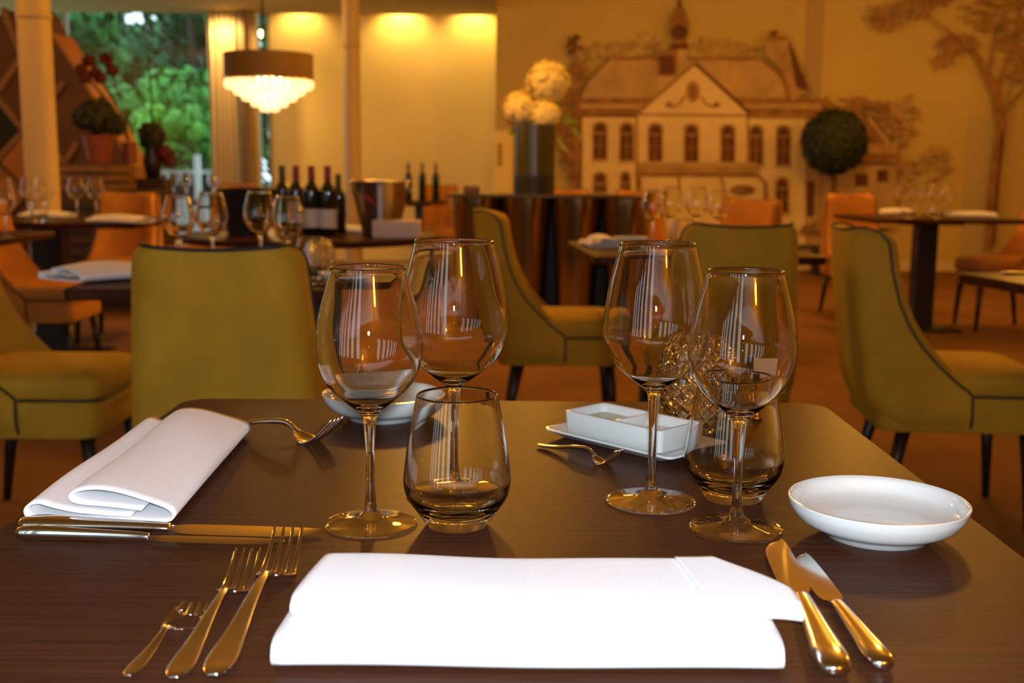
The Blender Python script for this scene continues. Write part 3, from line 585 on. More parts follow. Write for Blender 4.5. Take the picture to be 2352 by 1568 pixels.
def crate_and_plants():
    Y = 8.3; P = lambda px, py: yp(px, py, Y)
    a = P(152, 438); c = P(262, 376)
    dkw = mat('slatted_dark_wood', (.045, .02, .01), .6)
    t = thing('slatted_cabinet', 'dark slatted wooden cabinet behind the left tables', 'cabinet', (0, Y, 0)); b = NB()
    x0 = P(150, 500).x; x1 = P(338, 500).x; zt = P(300, 438).z
    box(b, (x0, -.15, 0), (x1, .46, zt)); obj('body', b, dkw, t, False)
    for k in range(9): b = NB(); box(b, (x0 - .005, -.175, .06 + k * .085), (x1 + .005, -.151, .115 + k * .085)); obj('slat', b, dkw, t, False)
    t = thing('wooden_crate', 'stack of pale wooden crate boards on the cabinet under the leafy pot', 'crate', (0, Y, zt)); cw = mat('crate_wood', (.20, .10, .045), .7, noise_s=10)
    h = (c.z - zt)
    for k in range(3): b = NB(); box(b, (a.x, -.13, h * k / 3 + .004), (c.x, .47, h * (k + .78) / 3)); obj('board', b, cw, t, False)
    b = NB(); box(b, (a.x + .03, -.10, 0), (c.x - .03, .17, h * .98)); obj('inner_block', b, dkw, t, False)
    # pot with dark leafy plant
    q = P(225, 374); t = thing('leafy_pot_plant', 'dark leafy plant in a reddish pot on the crate', 'plant', (q.x, Y + .03, zt + h))
    b = NB(); lathe(b, [(0, 0), (.075, 0), (.11, .2), (.10, .2), (0, .18)], 24); obj('pot', b, mat('red_pot', (.20, .045, .015), .5), t, auto=40)
    b = NB(); tube(b, [(0, 0, .18), (.0, 0, .32)], .012, 6)
    petals(b, (0, 0, .34), .13, 200, .035); petals(b, (-.11, 0, .32), .07, 90, .035); petals(b, (.13, 0, .28), .07, 90, .035); obj('foliage', b, mat('dark_leaf', (.02, .025, .006), .7), t, False)
    # red orchids
    q = P(240, 374); t = thing('red_orchid', 'dark red flowers on tall stems above the leafy plant', 'flowers', (q.x + .05, Y + .40, zt + h)); fl = mat('dark_red_petal', (.11, .008, .008), .7)
    b = NB(); lathe(b, [(0, 0), (.05, 0), (.055, .16), (.045, .16), (0, .15)], 20); obj('pot', b, mat('red_pot'), t, auto=40)
    b = NB(); heads = []
    for px, py in ((188, 160), (205, 140), (220, 168), (240, 135), (252, 160), (200, 178), (232, 178)):
        w = yp(px, py, Y + .40); v = Vector((w.x - q.x - .05, random.uniform(-.04, .04), w.z - zt - h)); heads.append(v); tube(b, [(0, 0, .15), (v.x * .3, 0, v.z * .6), v], .005, 5)
    obj('stems', b, mat('stem_dark', (.03, .03, .008), .7), t)
    for v in heads: b = NB(); petals(b, v, .042, 50, .026); obj('blossom', b, fl, t, False)
    # vase with drooping red flowers beside the window
    Y2 = 9.0; q = yp(352, 410, Y2); t = thing('tall_vase', 'tall dark vase with a long green stem and drooping red flowers before the window', 'vase', (q.x, Y2, 0)); z0 = q.z
    b = NB(); box(b, (-.12, -.12, 0), (.12, .12, z0 - .0)); obj('plinth', b, dkw, t, False)
    b = NB(); lathe(b, [(0, z0), (.05, z0), (.075, z0 + .13), (.055, z0 + .24), (.065, z0 + .28), (.05, z0 + .28), (0, z0 + .2)], 24); obj('vase', b, mat('dark_vase', (.02, .015, .01), .3), t)
    b = NB(); tube(b, [(0, 0, z0 + .2), (.01, 0, z0 + .6), (.0, 0, z0 + .95)], .008, 6); petals(b, (0, 0, z0 + .33), .1, 120, .045); obj('foliage', b, mat('dark_leaf'), t, False)
    b = NB(); petals(b, (.09, 0, z0 + .2), .06, 60, .035); petals(b, (.13, 0, z0 + .13), .04, 40, .03); obj('blossom', b, fl, t, False)
crate_and_plants()

# ================================================================ TABLEWARE
def glass_parts(name, H, rf, rb, rr, label='', n=96):
    """stemmed glass; bowl, stem and foot are open surfaces that meet ring on ring so the glass stays optically one body"""
    t = thing(name, 'stemmed glass', 'wine glass'); zb = H * .455; tk = .0011
    outer = smoothprof([(.0052, zb - .012), (.0078, zb - .003), (rb * .42, zb + .0060), (rb * .80, zb + .0225), (rb * .985, zb + .044), (rb * .985, zb + .060), (rb * .90, zb + (H - zb) * .70), (rr + .0012, H - .006), (rr, H)], 8)
    inner = smoothprof([(rr - tk, H - .0004), (rb * .90 - tk, zb + (H - zb) * .70), (rb * .985 - tk, zb + .060), (rb * .985 - tk * 1.1, zb + .044), (rb * .80 - tk * .9, zb + .0237), (rb * .42 - .0003, zb + .0077), (.006, zb + .0032), (0, zb + .0028)], 8)
    inner = [(max(0, r), z) for r, z in inner]
    b = NB(); lathe(b, outer + [(rr - tk * .5, H + .0005)] + inner, n); obj('bowl', b, GLASS, t, auto='keep')
    stem = smoothprof([(.0062, .0125), (.0046, .020), (.0036, .035), (.0034, H * .27), (.0040, zb - .030), (.0052, zb - .012)], 6)
    b = NB(); lathe(b, stem, 48 if n > 50 else 16); o = obj('stem', b, GSTEM, t, auto='keep')
    foot = [(0, 0.0006), (rf * .5, .0006), (rf - .004, .0), (rf - .0006, .0003), (rf, .0012), (rf - .0006, .0021)] + smoothprof([(rf - .002, .0024), (rf * .62, .0038), (rf * .32, .0062), (.0095, .0092), (.0062, .0125)], 6)
    b = NB(); lathe(b, foot, n); obj('foot', b, GTHIN, t, auto='keep')
    return t
G1 = First(glass_parts('wine_glass', .216, .039, .0442, .0305)); G2 = First(glass_parts('wine_glass', .2325, .0415, .0472, .0335))
G3 = First(glass_parts('wine_glass', .216, .039, .0442, .0305, n=28))
def tumbler_thing(n=96):
    t = thing('water_tumbler', 'tumbler', 'glass'); H = .111; tk = .0015
    outer = smoothprof([(.0245, .0), (.0262, .0015), (.0335, .012), (.0415, .024), (.0445, .034), (.0445, .044), (.0415, .068), (.0368, .095), (.0336, H)], 7)
    inner = smoothprof([(.0336 - tk, H - .0003), (.0353, .095), (.0400, .068), (.0429, .044), (.0426, .035), (.0385, .0245), (.028, .0165), (.014, .0125), (0, .0118)], 7)
    b = NB(); lathe(b, [(0, .0012), (.018, .001)] + outer + [(.0336 - tk * .5, H + .0005)] + inner, n); obj('glass_body', b, GLASS, t, auto='keep'); return t
TB = First(tumbler_thing()); TB2 = First(tumbler_thing(28))
p = tp(852, 1204); G1.put(p, 0, 'empty white wine glass, foremost of the left glass group')
p = tp(1690, 1215); G1.put(p, 0, 'empty white wine glass, foremost of the right glass group beside the small plate')
p = tp(1043, 1138); G2.put(p, 0, 'large empty red wine glass standing behind the left water tumbler', scale=(1.045, 1.045, 1))
p = tp(1495, 1152); G2.put(p, 0, 'large empty red wine glass beside the white sauce dish', scale=(.985, .985, 1))
p = tp(1050, 1203); TB.put(p, 0, 'empty stemless water tumbler in front of the large wine glass on the left')
p = tp(1683, 1143); TB.put(p, 0, 'empty stemless water tumbler behind the right front wine glass')

def plate_thing():
    t = thing('bread_plate', 'small plate', 'plate')
    pr = [(0, .005), (.036, .005), (.0385, .0), (.042, .0), (.043, .004)] + smoothprof([(.050, .0062), (.0625, .0125), (.0700, .0220), (.0722, .0300)], 5) + [(.0705, .0306)] + smoothprof([(.0692, .0260), (.0640, .0170), (.047, .0105), (.030, .0085), (0, .0085)], 5)
    b = NB(); lathe(b, pr, 96); obj('plate_body', b, CHINA, t); return t
PL = First(plate_thing())
p = tp(2012, 1222); PL.put(tp(2012, 1226), 0, 'round white bread plate at the right of the foreground table')
PL.put(tp(880, 957), 0, 'round white bread plate at the far edge of the foreground table behind the left glasses')
PL.put(tp(800, 652), 0, 'pale plate on the second table beside the small crystal globe')
PL.put(tp(1448, 562), 0, 'plate on the middle table between folded napkin and wine glasses')

# ---------------------------------------------------------------- cutlery
def sweepbar(bm, st, n=14):
    """st: (s, y, z, halfwidth, halfthick)"""
    rings = []
    for (s, y, z, w, h) in st:
        rings.append([bm.verts.new((s, y + w * math.copysign(abs(math.cos(a)) ** .8, math.cos(a)), z + h * math.copysign(abs(math.sin(a)) ** .8, math.sin(a)))) for a in [2 * PI * k / n for k in range(n)]])
    for A, B in zip(rings, rings[1:]):
        for k in range(n): bm.faces.new((A[k], A[(k + 1) % n], B[(k + 1) % n], B[k]))
    bm.faces.new(rings[0]); bm.faces.new(rings[-1][::-1])
def fork_thing(L=.205, hw=.0125, nt=4, name='dinner_fork', bowl=False):
    t = thing(name, 'fork', 'fork'); b = NB()
    q = L / .205 if not bowl else .9; xe = .71 if not bowl else .62
    st = smoothprof([(0, 0, .0030, .0030, .0010), (.006 * q, 0, .0031, .0070 * q, .0014), (.022 * q, 0, .0035, .0090 * q, .0017), (.055 * q, 0, .0060, .0064 * q, .0018), (L * .45, 0, .0105, .0042 * q, .0019), (L * (xe - .11), 0, .0125, .0029 * q, .0021), (L * (xe - .045), 0, .0105, .0028 * q, .0021), (L * xe, 0, .0065, .0042 * q, .0014)], 6)
    sweepbar(b, st, 16); h = obj('handle', b, STEEL, t)
    x0, x1, x2 = L * (xe - .01), L * (.79 if not bowl else .925), L
    def zc(x):
        k = (x - x0) / (x2 - x0)
        return .0065 - .0055 * math.sin(min(1, k / .38) * PI / 2) + (.020 if not bowl else .012) * max(0, (k - .30) / .70) ** 1.6
    def wd(x):
        k = (x - x0) / (x1 - x0)
        if bowl: return hw * math.sqrt(max(.05, math.sin(PI * min(1, .08 + .62 * min(k, 1.0)))))
        return .0038 * q + (hw - .0038 * q) * min(1, (max(0, k) * 1.5)) ** .6
    dip = .0015 if not bowl else .0095
    b = NB()
    grid(b, lambda u, v: Vector((x0 + (x1 - x0) * u, wd(x0 + (x1 - x0) * u) * (2 * v - 1), zc(x0 + (x1 - x0) * u) - dip * (1 - (2 * v - 1) ** 2) * min(1, u * 2))), 12, 12)
    W2 = wd(x1)
    for k in range(nt):
        c = (k + .5) / nt * 2 - 1; hwid = W2 / nt * (.62 if not bowl else .80)
        def f(u, v, c=c, hwid=hwid):
            x = x1 - .0003 + (x2 - x1) * u * (1 - (.0 if not bowl else .25 * abs(c))); w = hwid * (1 - .62 * u); cy = W2 * c * (1 - .06 * u)
            y = cy + w * (2 * v - 1); return Vector((x, y, zc(x) - dip * (1 - (cy / W2) ** 2) * (1 - u * .6)))
        grid(b, f, 12, 3)
    o = obj('tines', b, STEEL, t); mod_solid(o, .0017)
    return t
def knife_thing(L=.225, name='dinner_knife'):
    t = thing(name, 'knife', 'knife'); b = NB(); Lh = L * .50
    sweepbar(b, smoothprof([(0, 0, .0048, .0030, .0024), (.004, 0, .0050, .0082, .0042), (.018, 0, .0053, .0102, .0050), (.045, 0, .0050, .0085, .0046), (.08, 0, .0046, .0066, .0040), (Lh - .008, 0, .0042, .0056, .0034), (Lh, 0, .0040, .0050, .0030)], 6), 16); obj('handle', b, STEEL, t)
    b = NB()
    st = [(Lh, -.004, .005), (Lh + .004, -.0042, .0052), (Lh + .010, -.0085, .0072), (Lh + .02, -.0105, .0082), (Lh + .05, -.0112, .0080), (Lh + .08, -.0108, .0076), (L - .018, -.0085, .0070), (L - .006, -.0030, .0060), (L, .0030, .0045)]
    st = smoothprof(st, 5); rings = []
    for (x, y0, y1) in st:
        m = (y0 + y1) / 2; rings.append([b.verts.new(q) for q in ((x, y0, .0030), (x, m, .0040), (x, y1, .0044), (x, y1, .0028), (x, m, .0024))])
    for A, B in zip(rings, rings[1:]):
        for k in range(5): b.faces.new((A[k], A[(k + 1) % 5], B[(k + 1) % 5], B[k]))
    b.faces.new(rings[0]); b.faces.new(rings[-1][::-1]); obj('blade', b, STEEL, t, auto=25)
    return t
def lay(src, a, c, L, label, dz=0, flip=False, tilt=0, group=None):
    A = tp(*a); C_ = tp(c[0], c[1], TZ + (c[2] if len(c) > 2 else 0)); d = C_ - A; s = Vector((d.x, d.y)).length / L
    o = src.put((A.x, A.y, TZ + dz), math.atan2(d.y, d.x), label, group, (s, -s if flip else s, s)); 
    if tilt: o.rotation_euler = (tilt, 0, o.rotation_euler.z)
    return o
FK = First(fork_thing(hw=.0138)); SP = First(fork_thing(.165, .0215, 4, 'salad_spork', True)); KN = First(knife_thing()); 
lay(FK, (488, 1562), (664, 1213, .020), .205, 'large steel dinner fork, rightmost of the three pieces left of the napkin')
lay(FK, (398, 1566), (570, 1252, .020), .205, 'medium steel fork between the large fork and the small spork')
lay(SP, (292, 1558), (452, 1362, .012), .165, 'small steel spork with a rounded bowl, leftmost on the foreground table')
o = lay(FK, (470, 978), (775, 962, .030), .205, 'steel fork with raised tines pointing at the far bread plate, handle under the napkin'); o.scale = (o.scale[0], o.scale[1] * 1.1, 1.5)
KN.src['label'] = ''
lay(KN, (46, 1214), (740, 1222, .004), .225, 'long steel knife lying closest to the folded napkin at the left')
o = lay(KN, (38, 1238), (652, 1244, .004), .225, 'shorter steel knife, nearer of the pair below the left napkin'); o.scale = (o.scale[0], .62, 1.15)
lay(KN, (1922, 1562), (1780, 1238, .004), .225, 'broad steel knife touching the right end of the front napkin', flip=True)
lay(KN, (2030, 1545), (1838, 1268, .004), .225, 'steel knife at the far right of the front place setting', flip=True)
MF = First(fork_thing(.12, .0075, 3, 'small_fork'))
lay(MF, (1236, 1026), (1424, 1050, .012), .12, 'tiny condiment fork in front of the white sauce dish')

# ---------------------------------------------------------------- napkins
def sheet(bm, path, P, n=24):
    """path: list of (u, z); P(u,z,t) gives the 3D point, t along the roll"""
    path = smoothprof(path, 5); V = [[bm.verts.new(P(u, z, j / n)) for j in range(n + 1)] for u, z in path]
    for i in range(len(V) - 1):
        for j in range(n): bm.faces.new((V[i][j], V[i + 1][j], V[i + 1][j + 1], V[i][j + 1]))
def left_napkin():
    a = tp(58, 1200); c = tp(400, 1208); d = tp(582, 1000); e = (c - a); L = (d - c); W = e.length
    lz = .027
    path = [(.78, .42), (.55, .47), (.36, .52), (.30, .66), (.33, .84), (.45, .95), (.62, .92), (.82, .74), (.95, .56), (.995, .34), (.97, .12), (.85, .045), (.5, .045), (.15, .045), (.03, .09), (0, .30), (.03, .50), (.09, .56), (.16, .46), (.28, .32), (.42, .24), (.7, .2)]
    def P(u, z, t):
        z *= lz; p = a + e * u + L * t
        side = (u - .5) * (-.05) * t
        w = 1 + .15 * math.sin(t * 3) ; bump = .0030 * math.sin(t * 7 + u * 4) * (z / lz)
        cut = .0 if u > .28 else 0.0
        return Vector((p.x + side * W, p.y + .003 * math.sin(u * 3) * (1 - t), TZ + .0015 + z * w + bump * (1 if z > .006 else 0)))
    b = NB(); sheet(b, path, P, 30)
    o = obj('folded_napkin', b, CLOTH); mod_solid(o, .0022)
    return tag(o, 'white textured linen napkin folded in layers behind the pair of knives at the left', 'napkin')
left_napkin()
def front_napkin():
    b = NB()
    # lower fold
    A = tp(625, 1548); B_ = tp(1803, 1548)
    x0, x1, y0 = A.x, B_.x, (A.y + B_.y) / 2
    D = .118
    def Pl(u, z, t): return Vector((x0 + (x1 - x0) * t + .004 * (u - .3) , y0 + u * D + .0012 * math.sin(t * 9), TZ + .002 + z * .0165 * (1 + .06 * math.sin(t * 6))))
    sheet(b, [(.95, .06), (.5, .05), (.1, .05), (.02, .15), (0, .45), (.03, .85), (.12, .98), (.3, .95), (.6, .9), (.95, .85)], Pl, 40)
    sheet(b, [(.9, .4), (.5, .4), (.12, .42), (.07, .5), (.12, .6), (.5, .62), (.9, .6)], Pl, 40)
    xa = tp(655, 1440, TZ + .02).x; xb = tp(1856, 1440, TZ + .02).x
    def Pu(u, z, t):
        k = u; sk = .010 * k
        sag = max(0, (t - .93) / .07)
        return Vector((xa + (xb - xa) * t + sk * (1 - t) - (.075 * max(0, k - .30) ** 1.2) * t ** 8, y0 + .036 + u * .088  + .0008 * math.sin(t * 14), TZ + .0195 + (z * .0125) * (1 + .05 * math.sin(t * 11)) - .002 * sag * sag + .0015 * math.sin(t * 5 + u * 2) * z))
    sheet(b, [(.97, .05), (.5, .05), (.08, .05), (0, .3), (.0, .65), (.08, .97), (.3, 1.0), (.6, .95), (.92, .85), (1.0, .55), (.97, .3), (.8, .3)], Pu, 60)
    # hem flap folded over the right part
    sheet(b, [(.02, 1.12), (.3, 1.14), (.6, 1.10), (.93, 1.0)], lambda u, z, t: Pu(u, z, .80 + .195 * t), 20)
    o = obj('folded_napkin', b, CLOTH); mod_solid(o, .0016)
    return tag(o, 'bright white napkin folded lengthwise across the front edge of the table', 'napkin')
front_napkin()
def small_napkin():
    b = NB()
    def P(u, z, t): return Vector((.06 * (2 * u - 1) + .03 * t, .22 * (t - .5), .002 + z * .022 * (1 + .35 * math.sin(t * PI))))
    sheet(b, [(.8, .5), (.35, .5), (.3, .7), (.4, .95), (.7, .9), (.97, .5), (1, .3), (.9, .06), (.5, .05), (.05, .05), (0, .3), (.06, .55), (.3, .35)], P, 14)
    o = obj('folded_napkin', b, CLOTH); mod_solid(o, .002); return tag(o, 'napkin', 'napkin')
NP = First(small_napkin())
NP.put(tp(222, 640), R(-35), 'folded white napkin on the second table left of the olive chair back', scale=(1.5, 1.0, 1.5))
NP.put(tp(1368, 566), R(20), 'folded white napkin on the corner of the middle table', scale=(1, .85, 1.5))
NP.put((yp(270, 492, 5.93).x, 5.93, TZ), R(70), 'folded pale napkin at the right end of the left pedestal table', scale=(1.3, 1.6, 1.3))
NP.put((yp(40, 500, 6.1).x, 6.48, TZ), R(80), 'folded pale napkin at the left end of the left pedestal table', scale=(1.2, 1.4, 1.1))
NP.put(tp(2060, 492), R(80), 'pale napkin on the left side of the right pedestal table', scale=(1.2, 1, 1.3))
NP.put(tp(2235, 498), R(85), 'pale napkin on the right side of the right pedestal table', scale=(1.1, 1.3, 1.2))
NP.put(tp(790, 533), R(80), 'napkin lying on the round table in front of the wine bottles', scale=(1.2, 1.3, 1))
NP.put(tp(545, 527), R(75), 'napkin on the round table below the black bucket', scale=(1.3, 1.1, 1))
# ---------------------------------------------------------------- white sauce dish on its tray
def sauce():
    a = tp(1250, 990, TZ + .008); c = tp(1655, 1022, TZ + .008); f = tp(1545, 1062, TZ + .008)
    e = (f - a); ex = Vector((e.x, e.y)); ang = math.atan2(ex.y, ex.x); W = ex.length; 
    cx = (a + c) / 2; D = .098; Lx = W
    ctr = Vector(((tp(1455, 1020).x), (tp(1455, 1020).y), 0)); ang = math.atan2(f.y - a.y, f.x - a.x)
    t = thing('serving_tray', 'flat rectangular white porcelain tray under the sauce dish', 'tray', (ctr.x, ctr.y, TZ), ang)
    hx, hy = Lx / 2, D / 2; b = NB(); rows = []
    def rr(hx, hy, rc, z): 
        P = []
        for (sx, sy, a0) in ((1, 1, 0), (-1, 1, 90), (-1, -1, 180), (1, -1, 270)):
            for k in range(6): q = R(a0 + 18 * k); P.append((sx * (hx - rc) + rc * math.cos(q), sy * (hy - rc) + rc * math.sin(q), z))
        return P
    def loft(b, L, cap0=True, cap1=True):
        V = [[b.verts.new(p) for p in r] for r in L]
        for A, B in zip(V, V[1:]):
            for k in range(len(A)): b.faces.new((A[k], A[(k + 1) % len(A)], B[(k + 1) % len(A)], B[k]))
        if cap0: b.faces.new(V[0][::-1])
        if cap1: b.faces.new(V[-1])
    loft(b, [rr(hx * .78, hy * .72, .01, 0), rr(hx * .86, hy * .8, .01, .002), rr(hx, hy, .008, .0085), rr(hx, hy, .008, .0105), rr(hx - .003, hy - .003, .008, .0108), rr(hx * .86, hy * .82, .01, .0055), rr(hx * .8, hy * .74, .01, .0048)])
    obj('tray_body', b, CHINA, t, auto=50)
    hx2, hy2, H = Lx * .385, .034, .026
    t2 = thing('sauce_dish', 'white two-compartment dish of green oil and salt on the porcelain tray', 'dish', (ctr.x - .004, ctr.y + .004, TZ + .0049), ang)
    b = NB(); loft(b, [rr(hx2 * .93, hy2 * .88, .006, 0), rr(hx2 * .97, hy2 * .95, .007, .002), rr(hx2, hy2, .008, H - .001), rr(hx2 - .001, hy2 - .001, .008, H), rr(hx2 - .004, hy2 - .004, .007, H), rr(hx2 - .0055, hy2 - .0055, .007, H - .002), rr(hx2 - .010, hy2 - .010, .007, .007)])
    db = obj('dish_body', b, CHINA, t2, auto=50)
    b = NB(); rbox(b, (-.002, -hy2 + .005, .006), (.002, hy2 - .005, H - .0015), .001); obj('divider', b, CHINA, db, auto=40)
    b = NB(); box(b, (-hx2 + .008, -hy2 + .008, .007), (-.003, hy2 - .008, .017)); obj('oil', b, mat('green_oil', (.42, .40, .10), .05), t2, False)
    b = NB(); grid(b, lambda u, v: Vector((.004 + (hx2 - .012) * u, (2 * v - 1) * (hy2 - .009), .012 + .003 * math.sin(u * PI) + random.uniform(0, .0012))), 16, 16); obj('salt', b, mat('salt', (.8, .76, .68), .7), t2, False)
sauce()
# ---------------------------------------------------------------- crystal globes
def globe(n=144, m=64):
    t = thing('crystal_globe', 'crystal candle globe', 'candle holder'); b = NB(); H = .100
    def rad(k): 
        z = k * H; return .0475 * math.sqrt(max(0, 1 - ((z - .050) / .0585) ** 2))
    V = []
    for j in range(m + 1):
        k = j / m; r0 = rad(k); row = []
        for i in range(n):
            a = 2 * PI * i / n; p = (a * 12 / (2 * PI) + k * 6) % 1; q = (a * 12 / (2 * PI) - k * 6) % 1
            d = min(abs(p - .5), abs(q - .5)); g = min(1, d / .17)
            row.append(b.verts.new((math.cos(a) * (r0 - .0022 + .0026 * g), math.sin(a) * (r0 - .0022 + .0026 * g), k * H)))
        V.append(row)
    for A, B in zip(V, V[1:]):
        for i in range(n): b.faces.new((A[i], A[(i + 1) % n], B[(i + 1) % n], B[i]))
    I = [[b.verts.new((math.cos(2 * PI * i / n) * r, math.sin(2 * PI * i / n) * r, z)) for i in range(n)] for r, z in [(max(.003, rad(min(1, z / H)) - .0065), z) for z in [H - k * (H - .008) / 12 for k in range(13)]]]
    for A, B in zip([V[-1]] + I, I):
        for i in range(n): b.faces.new((A[i], A[(i + 1) % n], B[(i + 1) % n], B[i]))
    b.faces.new(I[-1]); b.faces.new(V[0][::-1])
    obj('cut_glass', b, GSTEM, t, False)
    b = NB(); lathe(b, [(0, .0095), (.018, .0095), (.019, .024), (.017, .024), (0, .022)], 24); c = obj('tealight', b, mat('tealight_wax', (.8, .62, .35), .5), t, auto=40)
    return t
GL = First(globe()); GL.put(tp(1600, 985), .2, 'cut crystal candle globe behind the right glasses on the foreground table', scale=(1.0, 1.0, 1.06))
GL.put(tp(732, 632), .7, 'cut crystal candle globe on the second table right of the olive chair')
# ---------------------------------------------------------------- card stand
def card_stand():
    p = tp(1748, 962); t = thing('card_stand', 'tiny brass table stand holding a white card at the far edge of the table', 'card holder', (p.x, p.y, TZ), R(-6))
    b = NB(); lathe(b, [(0, 0), (.0095, 0), (.0100, .002), (.0085, .005), (.0058, .0075), (.0062, .010), (.0045, .014), (.0026, .020), (.0022, .030), (.0036, .034), (.0022, .038), (0, .0385)], 24); obj('brass_base', b, GOLD, t)
    b = NB(); box(b, (-.006, -.002, .036), (.006, .002, .048)); obj('clip', b, BLACK, t, False)
    b = NB(); rbox(b, (-.010, -.0007, .040), (.026, .0007, .068), .0003, 1); obj('card', b, mat('white_card', (.82, .82, .84), .7), t, False)
    b = NB(); box(b, (-.018, -.004, .046), (-.010, .004, .072)); obj('black_holder', b, BLACK, t, False)
card_stand()

# ---------------------------------------------------------------- glassware on the other tables
def far_at(px, Y, label, group=None, s=1.0): p = yp(px, 500, Y); return G3.put((p.x, Y, TZ), 0, label, group, (s, s, s))
def far_glass(px, py, label, group=None, s=1.0): return G3.put(tp(px, py), 0, label, group, (s, s, s))
far_glass(415, 630, 'wine glass on the second table, leftmost of four above the olive chair')
far_glass(490, 622, 'wine glass on the second table, second from left above the olive chair', s=1.03)
far_glass(600, 620, 'wine glass on the second table below the black bucket', s=1.05)
far_glass(664, 632, 'wine glass on the second table nearest the crystal globe')
far_glass(1497, 564, 'wine glass on the middle table, leftmost of its four')
far_glass(1537, 558, 'wine glass on the middle table, second from left of its four', s=1.05)
far_glass(1598, 556, 'wine glass on the middle table, third from left of its four', s=1.05)
far_glass(1648, 560, 'wine glass on the middle table, partly hidden by the olive chair back')
far_at(12, 4.6, 'wine glass standing on the table cut off by the left picture edge', s=.95)
g = 'wine glasses on the left pedestal table'
for px, Y, l in ((12, 6.1, 'at the left edge'), (72, 6.0, 'left of the pair at the column'), (106, 6.2, 'right of the pair at the column'), (178, 6.3, 'just right of the column'), (222, 6.15, 'rightmost, above the napkin')):
    far_at(px, Y, 'small blurred wine glass on the left pedestal table, ' + l, g, 1.05)
g = 'wine glasses on the right pedestal table'
for px, Y, l in ((2070, 7.5, 'leftmost of the cluster'), (2103, 7.42, 'second from left of the cluster'), (2120, 7.75, 'rear middle one of the cluster'), (2143, 7.5, 'second from right of the cluster'), (2172, 7.6, 'rightmost of the cluster')):
    far_at(px, Y, 'small blurred wine glass on the right pedestal table, ' + l, g, 1.0)
TB2.put(tp(1568, 572), 0, 'water tumbler on the middle table in front of the wine glasses')
TB2.put(tp(716, 640), 0, 'water tumbler on the second table left of the crystal globe')
for px, Y, l in ((90, 5.92, 'small blurred tumbler among the glasses on the left pedestal table'), (2086, 7.28, 'small blurred tumbler at the left front of the right pedestal table'), (2150, 7.28, 'small blurred tumbler at the right front of the right pedestal table')):
    TB2.put((yp(px, 500, Y).x, Y, TZ), 0, l, 'tumblers on the far pedestal tables')
g = 'glasses on the window-side far table'
for px, l in ((400, 'left'), (430, 'middle'), (492, 'right')): far_at(px, 9.95, 'tiny blurred glass on the far table before the garden window, %s one of three' % l, g, 1.1)
# ---------------------------------------------------------------- bottles and buckets on the round table
def bottle(body=(.012, .014, .008), cap=(.25, .01, .015), label_=True):
    t = thing('wine_bottle', 'bottle', 'bottle'); H = .30; r = .0375
    b = NB(); lathe(b, [(0, 0)] + [(r - .003, 0), (r, .004), (r, .175)] + smoothprof([(r, .18), (r * .93, .200), (.018, .225), (.0145, .245), (.0145, .262)], 5) + [(.0145, .285)], 32)
    bb_ = obj('bottle_body', b, mat('dark_bottle_glass', body, .06, coat=.5), t, auto=60)
    b = NB(); lathe(b, [(.0150, .225 + .012), (.0155, .24), (.0155, .298), (.0145, H), (0, H)], 24); obj('capsule', b, mat('capsule_%d' % int(cap[0] * 1000 + cap[1] * 100), cap, .4), t, auto=40)
    if label_: b = NB(); lathe(b, [(r + .0006, .035), (r + .0006, .115)], 32); obj('paper_label', b, mat('label_paper', (.66, .56, .48), .7), bb_)
    return t
bt = bottle(); g = 'dark wine bottles on the round table'
def onT5(px, Y): p = yp(px, 500, Y); return (p.x, Y, TZ)
bt.location = onT5(717, 4.95); bt['label'] = 'wine bottle with red capsule and pale label, left of the labelled pair'
dup(bt, onT5(754, 4.92), .3, 'wine bottle with pale label, right of the labelled pair beside the column')
dup(bt, onT5(682, 5.1), 1.2, 'red-capped wine bottle behind the labelled pair, left side')
b2 = bottle((.06, .07, .02), (.05, .06, .02), False); b2.location = onT5(650, 5.25); b2['label'] = 'olive green bottle, leftmost of the wine bottles on the round table'
dup(b2, onT5(778, 5.1), 0, 'dark bottle without label, rightmost of the wine bottles on the round table', scale=(.9, .9, .88))
def bucket(px, Y, rt, rb, H, m, label, tilt=0, band=None):
    p = yp(px, 500, Y); t = thing('ice_bucket', label, 'bucket', (p.x, Y, TZ)); t.rotation_euler = (0, tilt, 0)
    b = NB(); lathe(b, [(0, .0), (rb, 0), (rt, H - .004), (rt + .004, H), (rt - .002, H), (rb - .004, .008), (0, .008)], 48); bk = obj('bucket_body', b, m, t, auto=50)
    b = NB(); tube(b, [(rt * math.cos(a), rt * math.sin(a), H) for a in [2 * PI * k / 48 for k in range(48)]], .0035, 8, closed=True); obj('rim', b, m if band is None else STEEL, bk)
    for s in (-1, 1):
        b = NB(); tube(b, [(s * rt * .92, -.03, H * .82), (s * (rt + .018), -.025, H * .84), (s * (rt + .018), .025, H * .84), (s * rt * .92, .03, H * .82)], .004, 8); obj('handle', b, m, t)
    return t
bucket(568, 4.95, .128, .085, .20, mat('black_bucket', (.02, .017, .015), .35), 'black tapered ice bucket on the round table under the chandelier')
sb = bucket(874, 5.0, .132, .078, .235, mat('brushed_steel', (.60, .60, .60), .3, 1), 'silver tapered champagne bucket with a red mark, right of the column', 0, True)
b = NB()
def onb(a, z, r_=.0015): k = z / .235; r = .078 + (.132 - .078) * k + r_; return Vector((r * math.sin(a), -r * math.cos(a), z))
grid(b, lambda u, v: onb(-.55 + .45 * u, .165 - .03 * u + .028 * v * math.sin(PI * (u * .9 + .05))), 8, 3); obj('red_mark', b, mat('red_print', (.45, .04, .02), .5), sb)
b = NB(); grid(b, lambda u, v: onb(.02 + .16 * u, .03 + .19 * v), 3, 4); obj('pale_strip', b, mat('pale_blue_strip', (.55, .6, .72), .4), sb)  # pale bluish upright strip on the bucket wall
